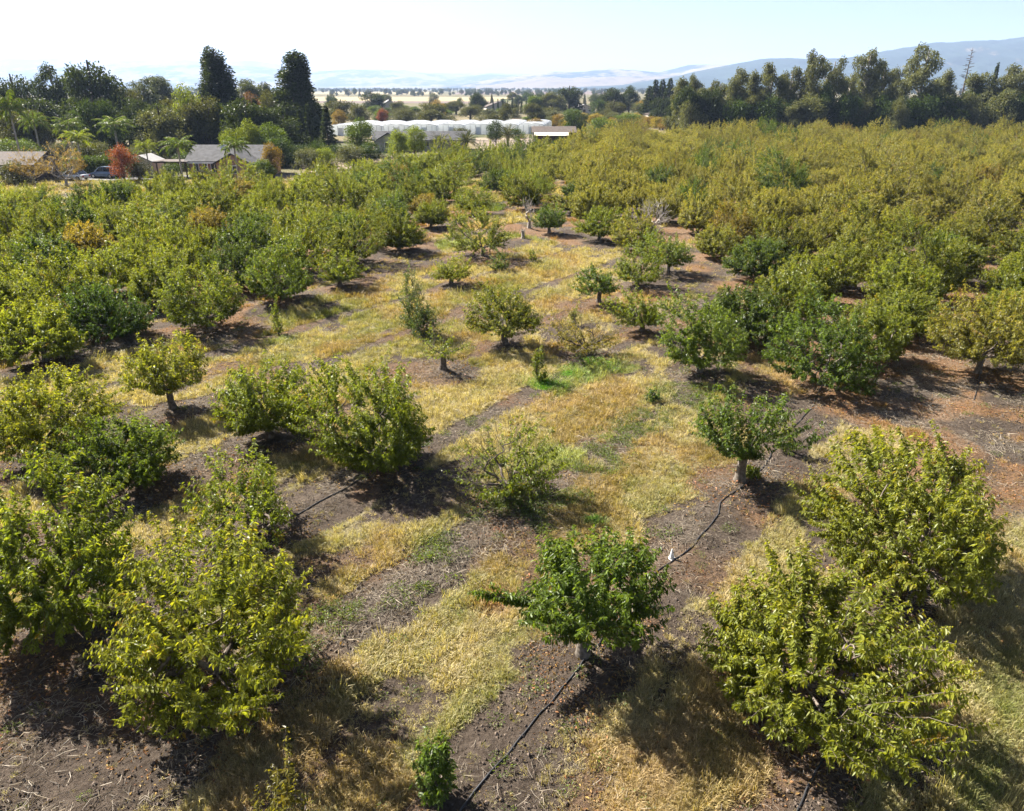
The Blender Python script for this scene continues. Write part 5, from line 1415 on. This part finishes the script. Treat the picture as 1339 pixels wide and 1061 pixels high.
# ------------------------------------------------------------------ irrigation hose, marker cone
M['hose'] = plain('black_polythene', (.022, .022, .024), .45, .2, 4.0, spec=.5)
def hose(path, lab, rad=.02):
    p = np.array(path, float); t = np.concatenate([[0], np.cumsum(np.hypot(*np.diff(p, axis=0).T))])
    tt = np.arange(0, t[-1], .18); sm = np.stack([np.interp(tt, t, p[:, 0]), np.interp(tt, t, p[:, 1])], 1)
    for _ in range(3):
        sm[1:-1] = .25 * sm[:-2] + .5 * sm[1:-1] + .25 * sm[2:]
    w = np.cumsum(_r.normal(0, .012, (len(sm), 2)), 0); w -= np.linspace(0, 1, len(sm))[:, None] * w[-1]
    sm += w
    z = ground_z(sm[:, 0], sm[:, 1]) + rad * .8
    h_ = MB().tube(np.column_stack([sm, z]), rad, 7).build('irrigation_hose', M['hose'], smooth=True)
    return tag(h_, lab, 'hose')
hose([(-1.6, 8.9), (-.88, 10.05), (.34, 11.8), (1.15, 12.9), (1.95, 14.0), (2.9, 15.6), (3.73, 16.94), (4.5, 17.9), (5.25, 18.55), (5.95, 19.6), (6.75, 20.7), (6.95, 21.4), (8.1, 22.45), (8.75, 23.4), (9.77, 24.8), (10.9, 26.6), (12.79, 29.07), (14.1, 31.4), (16.0, 34.5)],
     'black irrigation hose winding along the bare strip past the front centre tree')
hose([(4.9, 9.1), (5.53, 10.05), (6.08, 10.75), (6.75, 11.6), (7.9, 13.4), (9.4, 15.2), (11.0, 17.0)], 'black irrigation hose running under the largest right foreground tree')
hose([(-9.2, 18.2), (-8.2, 19.6), (-6.89, 20.5), (-5.6, 22.6), (-4.6, 24.2), (-3.2, 26.0)], 'black irrigation hose on the dark soil left of centre')
hose([(20.4, 30.2), (21.6, 32.0), (22.7, 33.7), (24.3, 36.0)], 'black irrigation hose below the tall yellowish tree near the right edge')
mk = empty('marker_cone', (4.68, 18.21, float(ground_z(4.68, 18.21)[0])), .4); tag(mk, 'small white plastic cone marker on the bare soil beside the hose', 'marker')
mk.rotation_euler = (.1, -.12, .4)
MB().tube([(0, 0, -.02), (0, 0, .05), (0, 0, .2), (0, 0, .33), (0, 0, .37)], [.08, .075, .045, .018, .01], 14).build('cone', M['white'], mk, smooth=True)
MB().tube([(0, 0, -.025), (0, 0, .012)], .1, 14).build('base_ring', M['white'], mk)
# thin dead weed stems standing in the shade patches
def dead_weed(x, y, h, seed, lab):
    r = np.random.default_rng(seed); m = MB()
    root = empty('dead_weed', (x, y, float(ground_z(x, y)[0]))); tag(root, lab, 'weed', 'dead standing weeds')
    for k in range(5):
        a = r.uniform(0, 6.28); l = h * r.uniform(.6, 1); p = (.12 * math.cos(a), .12 * math.sin(a), 0); q = (p[0] + .2 * l * math.cos(a), p[1] + .2 * l * math.sin(a), l)
        m.tube([p, ((p[0] + q[0]) / 2, (p[1] + q[1]) / 2, l * .55), q], [.008, .006, .003], 3)
        for j in range(4):
            b = r.uniform(0, 6.28); t = .45 + .14 * j; o_ = (p[0] + (q[0] - p[0]) * t, p[1] + (q[1] - p[1]) * t, l * t); m.tube([o_, (o_[0] + .14 * math.cos(b), o_[1] + .14 * math.sin(b), o_[2] + .12)], [.005, .002], 3)
    m.build('stems', M['bark_pale'], root)
dead_weed(-1.9, 19.0, .8, 1, 'dead pale weed stems standing at the front of the central shade patch, left')
dead_weed(-.9, 18.9, .85, 2, 'dead pale weed stems standing at the front of the central shade patch, right')
dead_weed(-8.0, 17.2, .7, 3, 'dead weed stems in front of the low sparse tree')
dead_weed(-10.6, 18.8, 1.1, 4, 'tall dead weed between the left-edge tree and the sparse tree')
dead_weed(6.0, 26.5, .9, 5, 'feathery pale weed on the grass left of the hose row')
